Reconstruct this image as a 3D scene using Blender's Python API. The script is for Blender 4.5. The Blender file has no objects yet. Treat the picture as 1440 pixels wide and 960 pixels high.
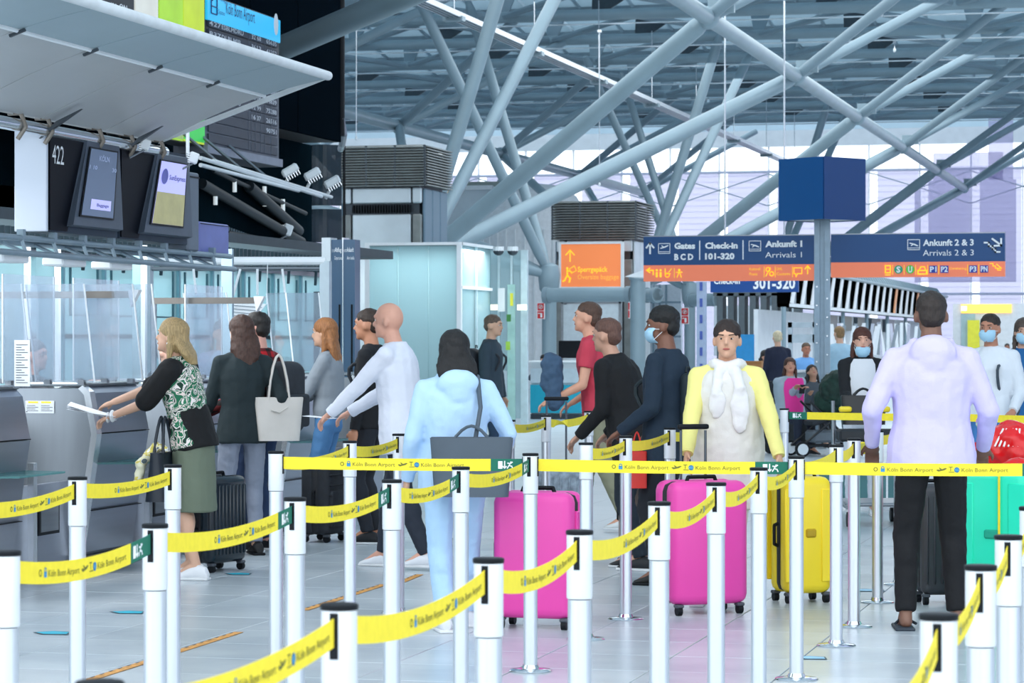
import bpy, bmesh, math, random
from mathutils import Vector, Matrix, Euler, noise
R_ = math.radians
random.seed(7)
FPX = 3800.0; YH = 481.5; CH = 1.485
AN = R_(14.2); SA, CA = math.sin(AN), math.cos(AN)
sc = bpy.context.scene
C = sc.collection
# ------------------------------------------------------------ camera, sky, light, exposure
cam = bpy.data.cameras.new('camera'); cam.lens = 36.0*FPX/1440.0; cam.sensor_width = 36.0
cam.clip_end = 600; cam.clip_start = 0.2
cam.shift_y = (YH-480)/1440.0
cam.dof.use_dof = True; cam.dof.focus_distance = 15.0; cam.dof.aperture_fstop = 11.0
co = bpy.data.objects.new('camera', cam); C.objects.link(co)
co.location = (0, 0, CH); co.rotation_euler = (R_(90), 0, AN)
sc.camera = co
world = bpy.data.worlds.new('sky'); sc.world = world; world.use_nodes = True
bg = world.node_tree.nodes['Background']
bg.inputs['Color'].default_value = (0.84, 0.92, 1.0, 1); bg.inputs['Strength'].default_value = 1.95
sc.view_settings.view_transform = 'Standard'; sc.view_settings.look = 'None'
sc.view_settings.exposure = 0.33; sc.view_settings.gamma = 1.0
sc.cycles.max_bounces = 7; sc.cycles.transparent_max_bounces = 16
sc.cycles.caustics_reflective = False; sc.cycles.caustics_refractive = False
sc.cycles.use_denoising = True
def area(name, loc, size, power, rot=(0, 0, 0), col=(1, 1, 1)):
    l = bpy.data.lights.new(name, 'AREA'); l.shape = 'RECTANGLE'; l.size = size[0]; l.size_y = size[1]
    l.energy = power; l.color = col
    o = bpy.data.objects.new(name, l); C.objects.link(o); o.location = loc; o.rotation_euler = rot
    return o
area('hall_fill_near', (-4, 12, 9.3), (14, 26), 250, col=(0.93, 0.97, 1.0))  # added soft fill over the queue, no visible fixture
area('hall_fill_far', (-6, 60, 9.4), (20, 50), 4200, col=(0.9, 0.96, 1.0))  # second added fill, lifts the far hall and roof
# ------------------------------------------------------------ helpers
def W(px, py, d):
    xc = (px-720)*d/FPX
    return Vector((-SA*d+CA*xc, CA*d+SA*xc, CH-(py-YH)*d/FPX))
def G(px, d, z=0.0):
    v = W(px, 0, d); v.z = z; return v
def dx(X, px):            # depth at which the building line X = const passes the picture column px
    return FPX/CA*(-X)/(720+FPX*SA/CA-px)
def srgb(h):
    h = h.lstrip('#'); o = []
    for i in (0, 2, 4):
        c = int(h[i:i+2], 16)/255.0
        o.append(c/12.92 if c <= 0.04045 else ((c+0.055)/1.055)**2.4)
    return (o[0], o[1], o[2], 1)
MATS = {}
def M(name, col='#808080', rough=0.5, metal=0.0, var=0.05, scale=8.0, emit=0.0, alpha=1.0, trans=0.0, bump=0.0, bscale=60.0, stretch=(1, 1, 1), coat=0.0):
    if name in MATS: return MATS[name]
    m = bpy.data.materials.new(name); m.use_nodes = True; nt = m.node_tree; b = nt.nodes['Principled BSDF']
    c = srgb(col)
    tc = nt.nodes.new('ShaderNodeTexCoord'); mp = nt.nodes.new('ShaderNodeMapping'); mp.inputs['Scale'].default_value = stretch
    nt.links.new(tc.outputs['Object'], mp.inputs['Vector'])
    if var > 0:
        n = nt.nodes.new('ShaderNodeTexNoise'); n.inputs['Scale'].default_value = scale; n.inputs['Detail'].default_value = 4
        r = nt.nodes.new('ShaderNodeValToRGB')
        r.color_ramp.elements[0].position = .3; r.color_ramp.elements[1].position = .7
        r.color_ramp.elements[0].color = tuple(max(0, x*(1-var*2)) for x in c[:3])+(1,)
        r.color_ramp.elements[1].color = tuple(min(1, x*(1+var)) for x in c[:3])+(1,)
        nt.links.new(mp.outputs['Vector'], n.inputs['Vector']); nt.links.new(n.outputs['Fac'], r.inputs['Fac'])
        nt.links.new(r.outputs['Color'], b.inputs['Base Color'])
    else: b.inputs['Base Color'].default_value = c
    b.inputs['Roughness'].default_value = rough; b.inputs['Metallic'].default_value = metal
    if coat: b.inputs['Coat Weight'].default_value = coat
    if emit:
        b.inputs['Emission Color'].default_value = c; b.inputs['Emission Strength'].default_value = emit
    if bump:
        n2 = nt.nodes.new('ShaderNodeTexNoise'); n2.inputs['Scale'].default_value = bscale; n2.inputs['Detail'].default_value = 3
        bp = nt.nodes.new('ShaderNodeBump'); bp.inputs['Strength'].default_value = bump; bp.inputs['Distance'].default_value = 0.01
        nt.links.new(mp.outputs['Vector'], n2.inputs['Vector']); nt.links.new(n2.outputs['Fac'], bp.inputs['Height'])
        nt.links.new(bp.outputs['Normal'], b.inputs['Normal'])
    b.inputs['Alpha'].default_value = alpha
    MATS[name] = m
    return m
def Glass(name, col='#dff2f5', opac=0.12, rough=0.02):
    "clear sheet: mostly transparent with a real gloss, optional haze"
    if name in MATS: return MATS[name]
    m = bpy.data.materials.new(name); m.use_nodes = True; nt = m.node_tree; nt.nodes.clear()
    out = nt.nodes.new('ShaderNodeOutputMaterial')
    tr = nt.nodes.new('ShaderNodeBsdfTransparent'); tr.inputs[0].default_value = tuple(.5+.5*x for x in srgb(col)[:3])+(1,)
    df = nt.nodes.new('ShaderNodeBsdfTranslucent'); df.inputs[0].default_value = srgb(col)
    d2 = nt.nodes.new('ShaderNodeBsdfDiffuse'); d2.inputs[0].default_value = srgb(col)
    gl = nt.nodes.new('ShaderNodeBsdfGlossy'); gl.inputs['Roughness'].default_value = rough
    fr = nt.nodes.new('ShaderNodeFresnel'); fr.inputs[0].default_value = 1.45
    a = nt.nodes.new('ShaderNodeMixShader'); a.inputs[0].default_value = 0.5
    b = nt.nodes.new('ShaderNodeMixShader'); b.inputs[0].default_value = opac
    c = nt.nodes.new('ShaderNodeMixShader')
    L = nt.links.new
    L(df.outputs[0], a.inputs[1]); L(d2.outputs[0], a.inputs[2])
    L(tr.outputs[0], b.inputs[1]); L(a.outputs[0], b.inputs[2])
    mu = nt.nodes.new('ShaderNodeMath'); mu.operation = 'MULTIPLY'; mu.inputs[1].default_value = .35
    L(fr.outputs[0], mu.inputs[0]); L(mu.outputs[0], c.inputs[0]); L(b.outputs[0], c.inputs[1]); L(gl.outputs[0], c.inputs[2]); L(c.outputs[0], out.inputs[0])
    MATS[name] = m; return m
def Pattern(name, cols, kind='voronoi', scale=14.0, rough=0.85, pos=None):
    if name in MATS: return MATS[name]
    m = bpy.data.materials.new(name); m.use_nodes = True; nt = m.node_tree; b = nt.nodes['Principled BSDF']
    tc = nt.nodes.new('ShaderNodeTexCoord'); L = nt.links.new
    r = nt.nodes.new('ShaderNodeValToRGB'); r.color_ramp.interpolation = 'CONSTANT'
    while len(r.color_ramp.elements) < len(cols): r.color_ramp.elements.new(0.5)
    for i, (p, c) in enumerate(cols):
        r.color_ramp.elements[i].position = p; r.color_ramp.elements[i].color = srgb(c)
    if kind == 'plaid':
        s = nt.nodes.new('ShaderNodeSeparateXYZ'); L(tc.outputs['Object'], s.inputs[0])
        mm = []
        for ax in (0, 2):
            k = nt.nodes.new('ShaderNodeMath'); k.operation = 'MULTIPLY'; k.inputs[1].default_value = scale; L(s.outputs[ax], k.inputs[0])
            f = nt.nodes.new('ShaderNodeMath'); f.operation = 'FRACT'; L(k.outputs[0], f.inputs[0])
            g = nt.nodes.new('ShaderNodeMath'); g.operation = 'GREATER_THAN'; g.inputs[1].default_value = .5; L(f.outputs[0], g.inputs[0]); mm.append(g)
        ad = nt.nodes.new('ShaderNodeMath'); ad.operation = 'ADD'; L(mm[0].outputs[0], ad.inputs[0]); L(mm[1].outputs[0], ad.inputs[1])
        dv = nt.nodes.new('ShaderNodeMath'); dv.operation = 'MULTIPLY'; dv.inputs[1].default_value = .45; L(ad.outputs[0], dv.inputs[0]); L(dv.outputs[0], r.inputs[0])
    elif kind == 'stripe':
        s = nt.nodes.new('ShaderNodeSeparateXYZ'); L(tc.outputs['Object'], s.inputs[0])
        k = nt.nodes.new('ShaderNodeMath'); k.operation = 'MULTIPLY'; k.inputs[1].default_value = scale; L(s.outputs[2], k.inputs[0])
        f = nt.nodes.new('ShaderNodeMath'); f.operation = 'FRACT'; L(k.outputs[0], f.inputs[0]); L(f.outputs[0], r.inputs[0])
    else:
        n = nt.nodes.new('ShaderNodeTexNoise'); n.inputs['Scale'].default_value = scale; n.inputs['Detail'].default_value = 1.0; n.inputs['Distortion'].default_value = 1.2
        L(tc.outputs['Object'], n.inputs['Vector']); L(n.outputs['Fac'], r.inputs[0])
    L(r.outputs[0], b.inputs['Base Color']); b.inputs['Roughness'].default_value = rough
    MATS[name] = m; return m

class MB:
    def __init__(s): s.v = []; s.f = []; s.m = None
    def add(s, vs, fs):
        o = len(s.v); s.v += [tuple(v) for v in vs]; s.f += [tuple(i+o for i in f) for f in fs]; return s
    def box(s, c, d, rot=None):
        x, y, z = (k/2 for k in d); vs = []
        for a in (-1, 1):
            for b in (-1, 1):
                for e in (-1, 1):
                    p = Vector((a*x, b*y, e*z))
                    if rot is not None: p = rot @ p
                    vs.append(p+Vector(c))
        return s.add(vs, [(0, 1, 3, 2), (4, 6, 7, 5), (0, 4, 5, 1), (2, 3, 7, 6), (0, 2, 6, 4), (1, 5, 7, 3)])
    def bb(s, x0, x1, y0, y1, z0, z1): return s.box(((x0+x1)/2, (y0+y1)/2, (z0+z1)/2), (abs(x1-x0), abs(y1-y0), abs(z1-z0)))
    def tube(s, p0, p1, r0, r1=None, n=12, cap=True):
        p0 = Vector(p0); p1 = Vector(p1); r1 = r0 if r1 is None else r1
        ax = (p1-p0)
        if ax.length < 1e-6: return s
        ax.normalize(); u = ax.orthogonal().normalized(); w = ax.cross(u); vs = []
        for p, r in ((p0, r0), (p1, r1)):
            for i in range(n):
                t = 2*math.pi*i/n; vs.append(p+(u*math.cos(t)+w*math.sin(t))*r)
        fs = [(i, (i+1) % n, n+(i+1) % n, n+i) for i in range(n)]
        if cap: fs += [tuple(range(n))[::-1], tuple(range(n, 2*n))]
        return s.add(vs, fs)
    def pipe(s, pts, r, n=8):
        for i in range(len(pts)-1):
            s.tube(pts[i], pts[i+1], r, r, n)
            if i: s.ball(pts[i], (r, r, r), 6, 4)
        return s
    def lathe(s, prof, n=20, c=(0, 0, 0)):
        c = Vector(c); vs = []; k = len(prof)
        for r, z in prof:
            for i in range(n):
                t = 2*math.pi*i/n; vs.append(c+Vector((r*math.cos(t), r*math.sin(t), z)))
        fs = [(j*n+i, j*n+(i+1) % n, (j+1)*n+(i+1) % n, (j+1)*n+i) for j in range(k-1) for i in range(n)]
        fs += [tuple(range(n))[::-1], tuple(range((k-1)*n, k*n))]
        return s.add(vs, fs)
    def ball(s, c, r, nu=12, nv=8, rot=None):
        c = Vector(c); vs = []; fs = []
        for j in range(1, nv):
            ph = math.pi*j/nv
            for i in range(nu):
                t = 2*math.pi*i/nu
                p = Vector((r[0]*math.sin(ph)*math.cos(t), r[1]*math.sin(ph)*math.sin(t), r[2]*math.cos(ph)))
                if rot is not None: p = rot @ p
                vs.append(c+p)
        a = Vector((0, 0, r[2])); b = -a
        if rot is not None: a = rot @ a; b = rot @ b
        vs += [c+a, c+b]; T = len(vs)-2
        for j in range(nv-2):
            for i in range(nu): fs.append((j*nu+i, (j+1)*nu+i, (j+1)*nu+(i+1) % nu, j*nu+(i+1) % nu))
        for i in range(nu):
            fs.append((T, i, (i+1) % nu)); fs.append((T+1, (nv-2)*nu+(i+1) % nu, (nv-2)*nu+i))
        return s.add(vs, fs)
    def prism(s, poly, off):
        "poly: 3D points of a planar outline; off: extrusion vector"
        n = len(poly); off = Vector(off); vs = [Vector(p) for p in poly]+[Vector(p)+off for p in poly]
        fs = [tuple(range(n)), tuple(range(n, 2*n))[::-1]]+[(i, n+i, n+(i+1) % n, (i+1) % n) for i in range(n)]
        return s.add(vs, fs)
    def loft(s, rings, cap=True):
        n = len(rings[0]); vs = [p for r in rings for p in r]
        fs = [(j*n+i, j*n+(i+1) % n, (j+1)*n+(i+1) % n, (j+1)*n+i) for j in range(len(rings)-1) for i in range(n)]
        if cap: fs += [tuple(range(n))[::-1], tuple(range((len(rings)-1)*n, len(rings)*n))]
        return s.add(vs, fs)
    def rbox(s, c, d, r, seg=2, rot=None):
        bm = bmesh.new(); bmesh.ops.create_cube(bm, size=1.0)
        for v in bm.verts: v.co = Vector((v.co.x*d[0], v.co.y*d[1], v.co.z*d[2]))
        bmesh.ops.bevel(bm, geom=bm.edges[:], offset=r, segments=seg, profile=0.5, affect='EDGES')
        bm.verts.index_update()
        vs = [((rot @ v.co) if rot is not None else v.co)+Vector(c) for v in bm.verts]
        fs = [tuple(v.index for v in f.verts) for f in bm.faces]; bm.free()
        return s.add(vs, fs)
def tag(o, label=None, cat=None, group=None, kind=None):
    if label: o['label'] = label
    if cat: o['category'] = cat
    if group: o['group'] = group
    if kind: o['kind'] = kind
    return o
def mesh(name, mb, mat, smooth=False):
    me = bpy.data.meshes.new(name); me.from_pydata([tuple(v) for v in mb.v], [], mb.f)
    bm = bmesh.new(); bm.from_mesh(me); bmesh.ops.recalc_face_normals(bm, faces=bm.faces[:]); bm.to_mesh(me); bm.free()
    if mat: me.materials.append(mat)
    if smooth: shade(me)
    return me
def shade(me, ang=40):
    try:
        me.shade_smooth(); me.set_sharp_from_angle(angle=R_(ang))
    except Exception:
        for p in me.polygons: p.use_smooth = True
def inv(parent):
    return (Matrix.Translation(parent.location) @ parent.rotation_euler.to_matrix().to_4x4()).inverted()
LUMPS = {'lettering', 'flap_lettering', 'pictogram', 'fine_print', 'yellow_pictogram', 'small_lettering', 'foot_clip', 'blue_symbol', 'exit_symbol', 'screen_lettering', 'grille', 'bolt', 'vent_slot', 'roof_seams', 'stripe', 'transom', 'bracing_rod', 'rail_bar', 'tube_lamp', 'cooling_fin', 'hanger', 'bracket', 'column_line', 'top_truss', 'rail_tie', 'hatching', 'roof_brace', 'gusset_plate', 'header_strip', 'number', 'rail_arm', 'downlight', 'slot', 'prop', 'grid_bar', 'louvre_post', 'bright_edge', 'step_glazing', 'bracelet', 'white_stripe'}
def obj(name, mb, mat, parent=None, smooth=False, w=False):
    "w=True: coordinates are world ones and are brought into the parent's frame"
    if w and parent is not None:
        k = inv(parent)
        if parent.parent: k = k @ inv(parent.parent)
        if isinstance(mb, MB): mb.v = [tuple(k @ Vector(v)) for v in mb.v]
        else: mb.transform(k)
    me = mesh(name, mb, mat, smooth) if isinstance(mb, MB) else mb
    o = bpy.data.objects.new(name, me); C.objects.link(o)
    if parent is not None: o.parent = parent
    if name in LUMPS: o['kind'] = 'stuff'
    return o
def thing(name, label, cat, loc=(0, 0, 0), rz=0.0, group=None):
    o = bpy.data.objects.new(name, None); o.empty_display_size = .1; C.objects.link(o)
    o.location = loc; o.rotation_euler = (0, 0, rz)
    return tag(o, label, cat, group)
def struct(name, mb, mat, parent=None, smooth=False):
    o = obj(name, mb, mat, parent, smooth)
    if parent is None: o['kind'] = 'structure'
    return o
TXT = {}
def text_raw(s, bold=0.0):
    "outline mesh of a word, height of a capital = 1, starting at x=0, lying in x/z, facing -y"
    key = (s, bold)
    if key not in TXT:
        cu = bpy.data.curves.new('t', 'FONT'); cu.body = s; cu.size = 1.0; cu.resolution_u = 2; cu.offset = bold; cu.fill_mode = 'BOTH'
        ob = bpy.data.objects.new('t', cu); C.objects.link(ob)
        dg = bpy.context.evaluated_depsgraph_get(); me = ob.evaluated_get(dg).to_mesh()
        vs = [(v.co.x, v.co.y) for v in me.vertices]; fs = [tuple(p.vertices) for p in me.polygons]
        ob.evaluated_get(dg).to_mesh_clear()
        C.objects.unlink(ob); bpy.data.objects.remove(ob); bpy.data.curves.remove(cu)
        x0 = min(v[0] for v in vs); h = 0.69
        TXT[key] = ([((x-x0)/h, y/h) for x, y in vs], fs)
    return TXT[key]
def text(mb, s, x, z, h, width=None, y=0.0, bold=0.0):
    "adds lettering to mb; returns its width"
    vs, fs = text_raw(s, bold); w0 = max(v[0] for v in vs)*h; k = 1.0 if width is None else width/w0
    mb.add([(x+v[0]*h*k, y, z+v[1]*h) for v in vs], fs); return w0*k
def flat(mb, poly, y=0.0):
    mb.add([(p[0], y, p[1]) for p in poly], [tuple(range(len(poly)))])
def rect(mb, x0, x1, z0, z1, y=0.0): flat(mb, [(x0, z0), (x1, z0), (x1, z1), (x0, z1)], y)
def line(mb, pts, t, y=0.0):
    for a, b in zip(pts, pts[1:]):
        a = Vector(a); b = Vector(b); n = (b-a); 
        if n.length < 1e-6: continue
        n.normalize(); n = Vector((-n.y, n.x))*t/2; e = (b-a).normalized()*t/2
        flat(mb, [a-e-n, b+e-n, b+e+n, a-e+n], y)
def ring2(mb, cx, cz, r, t, y=0, n=16):
    line(mb, [(cx+r*math.cos(2*math.pi*i/n), cz+r*math.sin(2*math.pi*i/n)) for i in range(n+1)], t, y)
def disc2(mb, cx, cz, r, y=0, n=14): flat(mb, [(cx+r*math.cos(2*math.pi*i/n), cz+r*math.sin(2*math.pi*i/n)) for i in range(n)], y)
# ------------------------------------------------------------ materials
tube_m = M('painted_steel', '#8fa4ae', .38, .15, .04, 1.5)
tube_d = M('painted_steel_dull', '#889ca7', .45, .1, .04, 1.5)
roof_m = M('roof_sheet', '#c2ced4', .55, .0, .08, .6)
def translucent(m, k, col):
    nt = m.node_tree; b = nt.nodes['Principled BSDF']; out = [n for n in nt.nodes if n.type == 'OUTPUT_MATERIAL'][0]
    t = nt.nodes.new('ShaderNodeBsdfTranslucent'); t.inputs[0].default_value = srgb(col); x = nt.nodes.new('ShaderNodeMixShader'); x.inputs[0].default_value = k
    nt.links.new(b.outputs[0], x.inputs[1]); nt.links.new(t.outputs[0], x.inputs[2]); nt.links.new(x.outputs[0], out.inputs[0])
translucent(roof_m, .5, '#c9dbe4')
white_m = M('white_paint', '#e8edf0', .5, 0, .03, 3)
alu = M('anodised_aluminium', '#dce1e7', .30, .8, .03, 3, stretch=(1, 1, .05))
chrome = M('chrome', '#d5dbe0', .12, .95, .02)
black = M('black_plastic', '#12161b', .5, 0, .05); black.node_tree.nodes['Principled BSDF'].inputs['Specular IOR Level'].default_value = .2
steel = M('brushed_steel', '#8c9298', .33, .8, .08, 3, stretch=(.3, .3, 6))
steel_l = M('bright_steel', '#e2e6ea', .25, .85, .03)
steel_d = M('dark_steel', '#4b5259', .4, .6, .06)
yellow_m = M('yellow_webbing', '#f6e032', .7, 0, .03, 40)
green_m = M('green_webbing', '#0b6b55', .7, 0, .03, 40)
print_m = M('grey_print', '#6d6f2c', .7, 0, 0)
blue_p = M('blue_print', '#3d8fc0', .7, 0, 0)
white_p = M('white_print', '#f4f7fa', .6, 0, 0)
teal_g = Glass('teal_glass', '#b9d8dd', .6, .08)
frost = Glass('frosted_glass', '#bfd9de', .85, .2)
clear = Glass('clear_sheet', '#e6eef6', .11, .03)
clear2 = Glass('hazy_sheet', '#dfe8f2', .26, .08)
# ------------------------------------------------------------ floor
def floor_mat():
    m = bpy.data.materials.new('stone_tile'); m.use_nodes = True; nt = m.node_tree; b = nt.nodes['Principled BSDF']; L = nt.links.new
    g = nt.nodes.new('ShaderNodeNewGeometry'); n = nt.nodes.new('ShaderNodeTexNoise'); n.inputs['Scale'].default_value = 1.3; n.inputs['Detail'].default_value = 6
    r = nt.nodes.new('ShaderNodeValToRGB'); r.color_ramp.elements[0].color = srgb('#b3bec5'); r.color_ramp.elements[1].color = srgb('#c8d0d5')
    r.color_ramp.elements[0].position = .35; r.color_ramp.elements[1].position = .65
    L(g.outputs['Position'], n.inputs['Vector']); L(n.outputs['Fac'], r.inputs[0]); L(r.outputs[0], b.inputs['Base Color'])
    oi = nt.nodes.new('ShaderNodeObjectInfo'); h = nt.nodes.new('ShaderNodeHueSaturation'); mp = nt.nodes.new('ShaderNodeMapRange')
    mp.inputs['To Min'].default_value = .94; mp.inputs['To Max'].default_value = 1.04
    L(oi.outputs['Random'], mp.inputs[0]); L(mp.outputs[0], h.inputs['Value']); L(r.outputs[0], h.inputs['Color']); L(h.outputs[0], b.inputs['Base Color'])
    b.inputs['Roughness'].default_value = .27
    return m
def floor_far():
    m = bpy.data.materials.new('stone_tile_field'); m.use_nodes = True; nt = m.node_tree; b = nt.nodes['Principled BSDF']; L = nt.links.new
    g = nt.nodes.new('ShaderNodeNewGeometry'); k = nt.nodes.new('ShaderNodeTexBrick'); k.offset = 0.0; k.inputs['Scale'].default_value = 1.0
    k.inputs['Brick Width'].default_value = .6; k.inputs['Row Height'].default_value = .6; k.inputs['Mortar Size'].default_value = .004
    k.inputs['Color1'].default_value = srgb('#bac5cb'); k.inputs['Color2'].default_value = srgb('#c4cdd2'); k.inputs['Mortar'].default_value = srgb('#8e999f')
    L(g.outputs['Position'], k.inputs['Vector']); L(k.outputs['Color'], b.inputs['Base Color']); b.inputs['Roughness'].default_value = .3
    return m
joint = M('joint_grey', '#7d888f', .8)
fm = floor_mat(); ff = floor_far()
TX0, TX1, TY0, TY1 = -7.2, 0.6, 10.8, 19.8
mb = MB(); BX0, BX1, BY0, BY1 = -70.2, 45, -14.4, 130.2
mb.bb(BX0, TX0, BY0, BY1, -.3, 0); mb.bb(TX1, BX1, BY0, BY1, -.3, 0); mb.bb(TX0, TX1, BY0, TY0, -.3, 0); mb.bb(TX0, TX1, TY1, BY1, -.3, 0)
fl = struct('floor', mb, ff)
obj('tile_bed', MB().bb(TX0, TX1, TY0, TY1, -.3, -.006), joint, fl)
bm = bmesh.new(); bmesh.ops.create_cube(bm, size=1)
for v in bm.verts: v.co = Vector((v.co.x*.594, v.co.y*.594, v.co.z*.012-.006))
tm = bpy.data.meshes.new('tile'); bmesh.ops.bevel(bm, geom=[e for e in bm.edges if all(v.co.z > -.001 for v in e.verts)], offset=.002, segments=1, affect='EDGES'); bm.to_mesh(tm); bm.free(); tm.materials.append(fm)
nx = int(round((TX1-TX0)/.6)); ny = int(round((TY1-TY0)/.6))
for i in range(nx):
    for j in range(ny):
        o = bpy.data.objects.new('floor_tile', tm); C.objects.link(o); o.parent = fl
        o.location = (TX0+.3+.6*i, TY0+.3+.6*j, random.uniform(-.0006, .0004))
# floor stickers
orange_s = M('orange_tape', '#e2a04c', .6, 0, .25, 30); cyan_s = M('cyan_sticker', '#16b4cf', .6)
def floor_strip(pa, pb, wdt, label):
    da = CH*FPX/(pa[1]-YH); db = CH*FPX/(pb[1]-YH)
    a = G(pa[0], da, .002); b = G(pb[0], db, .002); e = (b-a).normalized(); n = Vector((-e.y, e.x, 0))*wdt/2
    t = thing('floor_tape', label, 'floor marking', (a+b)/2)
    mb = MB().prism([a-n, b-n, b+n, a+n], (0, 0, .0015)); obj('strip', mb, orange_s, t, w=True)
    mb = MB(); L = (b-a).length; k = 0.0
    while k < L-.06:
        p = a+e*k; q = a+e*(k+.05); mb.prism([p+n*.55+Vector((0, 0, .0015)), q+n*.75+Vector((0, 0, .0015)), q+n*.98+Vector((0, 0, .0015)), p+n*.98+Vector((0, 0, .0015))], (0, 0, .0006)); k += .11
    obj('hatching', mb, black, t, w=True)
floor_strip((120, 958), (336, 889), .05, 'orange hatched tape on the floor, long piece left of the nearest belt')
floor_strip((428, 858), (540, 822), .05, 'orange hatched tape on the floor behind the second left row of posts')
floor_strip((556, 822), (590, 808), .05, 'short orange tape end on the floor beside the walking light blue jeans')
def arrow_sticker(px, py, s, label, col=None):
    d = CH*FPX/(py-YH); c = G(px, d, .002)
    t = thing('floor_sticker', label, 'floor marking', c)
    mb = MB().prism([Vector((-1.2*s, 0, 0)), Vector((-.3*s, -.9*s, 0)), Vector((1.2*s, -.7*s, 0)), Vector((.9*s, .7*s, 0)), Vector((-.3*s, .9*s, 0))], (0, 0, .001)); obj('backing', mb, M('dark_edge', '#234a58', .6), t)
    mb = MB().prism([Vector((-1.0*s, 0, .001)), Vector((-.25*s, -.7*s, .001)), Vector((1.05*s, -.5*s, .001)), Vector((.8*s, .5*s, .001)), Vector((-.25*s, .7*s, .001))], (0, 0, .001)); obj('face', mb, col or cyan_s, t)
arrow_sticker(180, 861, .09, 'cyan arrow sticker on the floor, the middle one beside the check-in counter')
arrow_sticker(74, 890, .09, 'cyan arrow sticker on the floor at the left, nearest of the three')
arrow_sticker(335, 807, .08, 'cyan arrow sticker on the floor behind the white sneakers')
arrow_sticker(1140, 925, .07, 'pale blue sticker on the floor right of the frontal belt post', M('pale_sticker', '#9fd0ea', .6))
arrow_sticker(1219, 830, .10, 'pale blue sticker on the floor among the right hand posts', M('pale_sticker', '#9fd0ea', .6))
# ------------------------------------------------------------ roof
ceil = struct('ceiling', MB().bb(-58, 30, 118.8, 119.6, 10.6, 11.6), roof_m)
S = 11.5; U0 = 50.6*CA; 
def UN(i): # building Y of chord node i along the right chord (X=-8.85)
    d = 50.6+11.15*i; return (d+SA*-8.85)/CA if False else W(1681-34700/d, 0, d).y
XR = -8.85; XL = -21.75; ZC = CH+6.08
y0 = UN(0)
def YN(i): return y0+S*i
# folded sheets: every bay falls away from the hall, with an open glazed step behind it
gl_roof = Glass('roof_glazing', '#eef6fb', .35, .1)
b = -3.5; n = 0
bays = []
while True:
    ya = y0+S*b/1.0
    if ya > 106: break
    bays.append(ya); b += .5
for ya in bays:
    for xa in range(-54, 30, 12):
        mb = MB(); yb = ya+S/2
        mb.prism([(xa+.05, ya, CH+10.0), (xa+11.95, ya, CH+10.0), (xa+11.95, yb, CH+9.25), (xa+.05, yb, CH+9.25)], (0, 0, .12))
        mb.bb(xa+.05, xa+11.95, yb-.12, yb, CH+9.05, CH+9.3)
        obj('roof_panel', mb, roof_m, ceil)
        mb = MB()
        for k in range(1, 8):       # standing seams
            xx = xa+k*1.5; mb.prism([(xx-.04, ya, CH+9.94), (xx+.04, ya, CH+9.94), (xx+.04, yb, CH+9.19), (xx-.04, yb, CH+9.19)], (0, 0, .06))
        o = obj('roof_seams', mb, roof_m, ceil)
mb = MB()
for ya in bays: mb.bb(-54, 30, ya+S/2+.02, ya+S/2+.05, CH+9.3, CH+10.0)
obj('step_glazing', mb, gl_roof, ceil)
obj('skylight', MB().bb(-58, 30, bays[-1]+S/2+.1, 118.8, CH+9.9, CH+9.95), gl_roof, ceil)
ti = 0
def tub(p, q, r, mat=None, name='roof_tube', par=None, n=10):
    return obj(name, MB().tube(p, q, r, r, n), mat or tube_m, par or ceil, smooth=True)
# cross tubes (v) at the two levels, chords (u), diagonals
for ya in bays:
    if ya > 34:
        tub((-50, ya+S/4, CH+8.7), (30, ya+S/4, CH+8.7), .15)
        tub((-50, ya+S/2, CH+9.0), (30, ya+S/2, CH+9.0), .11)
        tub((-50, ya+S/2-1.3, CH+8.85), (30, ya+S/2-1.3, CH+8.85), .07)
for X in range(-48, 30, 6):
    if X in (-48,): continue
    for ya in bays:
        if ya < 34: continue
        # ties between the cross tubes and the sheets
        mb = MB()
        mb.tube((X, ya+S/4, CH+8.7), (X+3, ya+S/2, CH+9.05), .09, n=8); mb.tube((X, ya+S/4, CH+8.7), (X+3, ya, CH+9.0), .09, n=8)
        mb.tube((X+3, ya, CH+9.0), (X+6, ya+S/4, CH+8.7), .09, n=8)
        mb.prism([(X-.12, ya+S/4, CH+8.7), (X+.12, ya+S/4, CH+8.7), (X+.35, ya+S/4+.5, CH+9.6), (X-.35, ya+S/4+.5, CH+9.6)], (0, .08, 0))
        obj('roof_brace', mb, tube_d, ceil, smooth=True)
        mb = MB()
        mb.prism([(X+2.4, ya+S/4+.2, CH+8.7), (X+2.65, ya+S/4+.2, CH+8.7), (X+3.9, ya+S/4+.8, CH+9.65), (X+2.3, ya+S/4+.8, CH+9.65)], (0, .06, 0))
        obj('gusset_plate', mb, steel_d, ceil)
for X, r in ((XR, .155), (XL, .16), (-40, .14)):
    for i in range(-1, 5 if X != -40 else 4):
        tub((X, YN(i), ZC), (X, YN(i+1), ZC), r, n=14)
    for i in range(-1, 6):
        sgn = 1
        for dv, du in ((4.2, -2.9), (4.2, 2.9)):
            tub((X, YN(i), ZC), (X+dv*sgn, YN(i)+du, CH+8.7), .12, tube_d if dv > 0 and du < 0 else tube_m)
        mb = MB().ball((X, YN(i), ZC), (.22, .25, .22)); obj('chord_node', mb, tube_m, ceil, smooth=True)
        if X != XR: continue
        # lugs at the nodes
        obj('node_lug', MB().box((X+.25, YN(i), ZC+.22), (.5, .12, .28)), tube_m, ceil)
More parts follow.
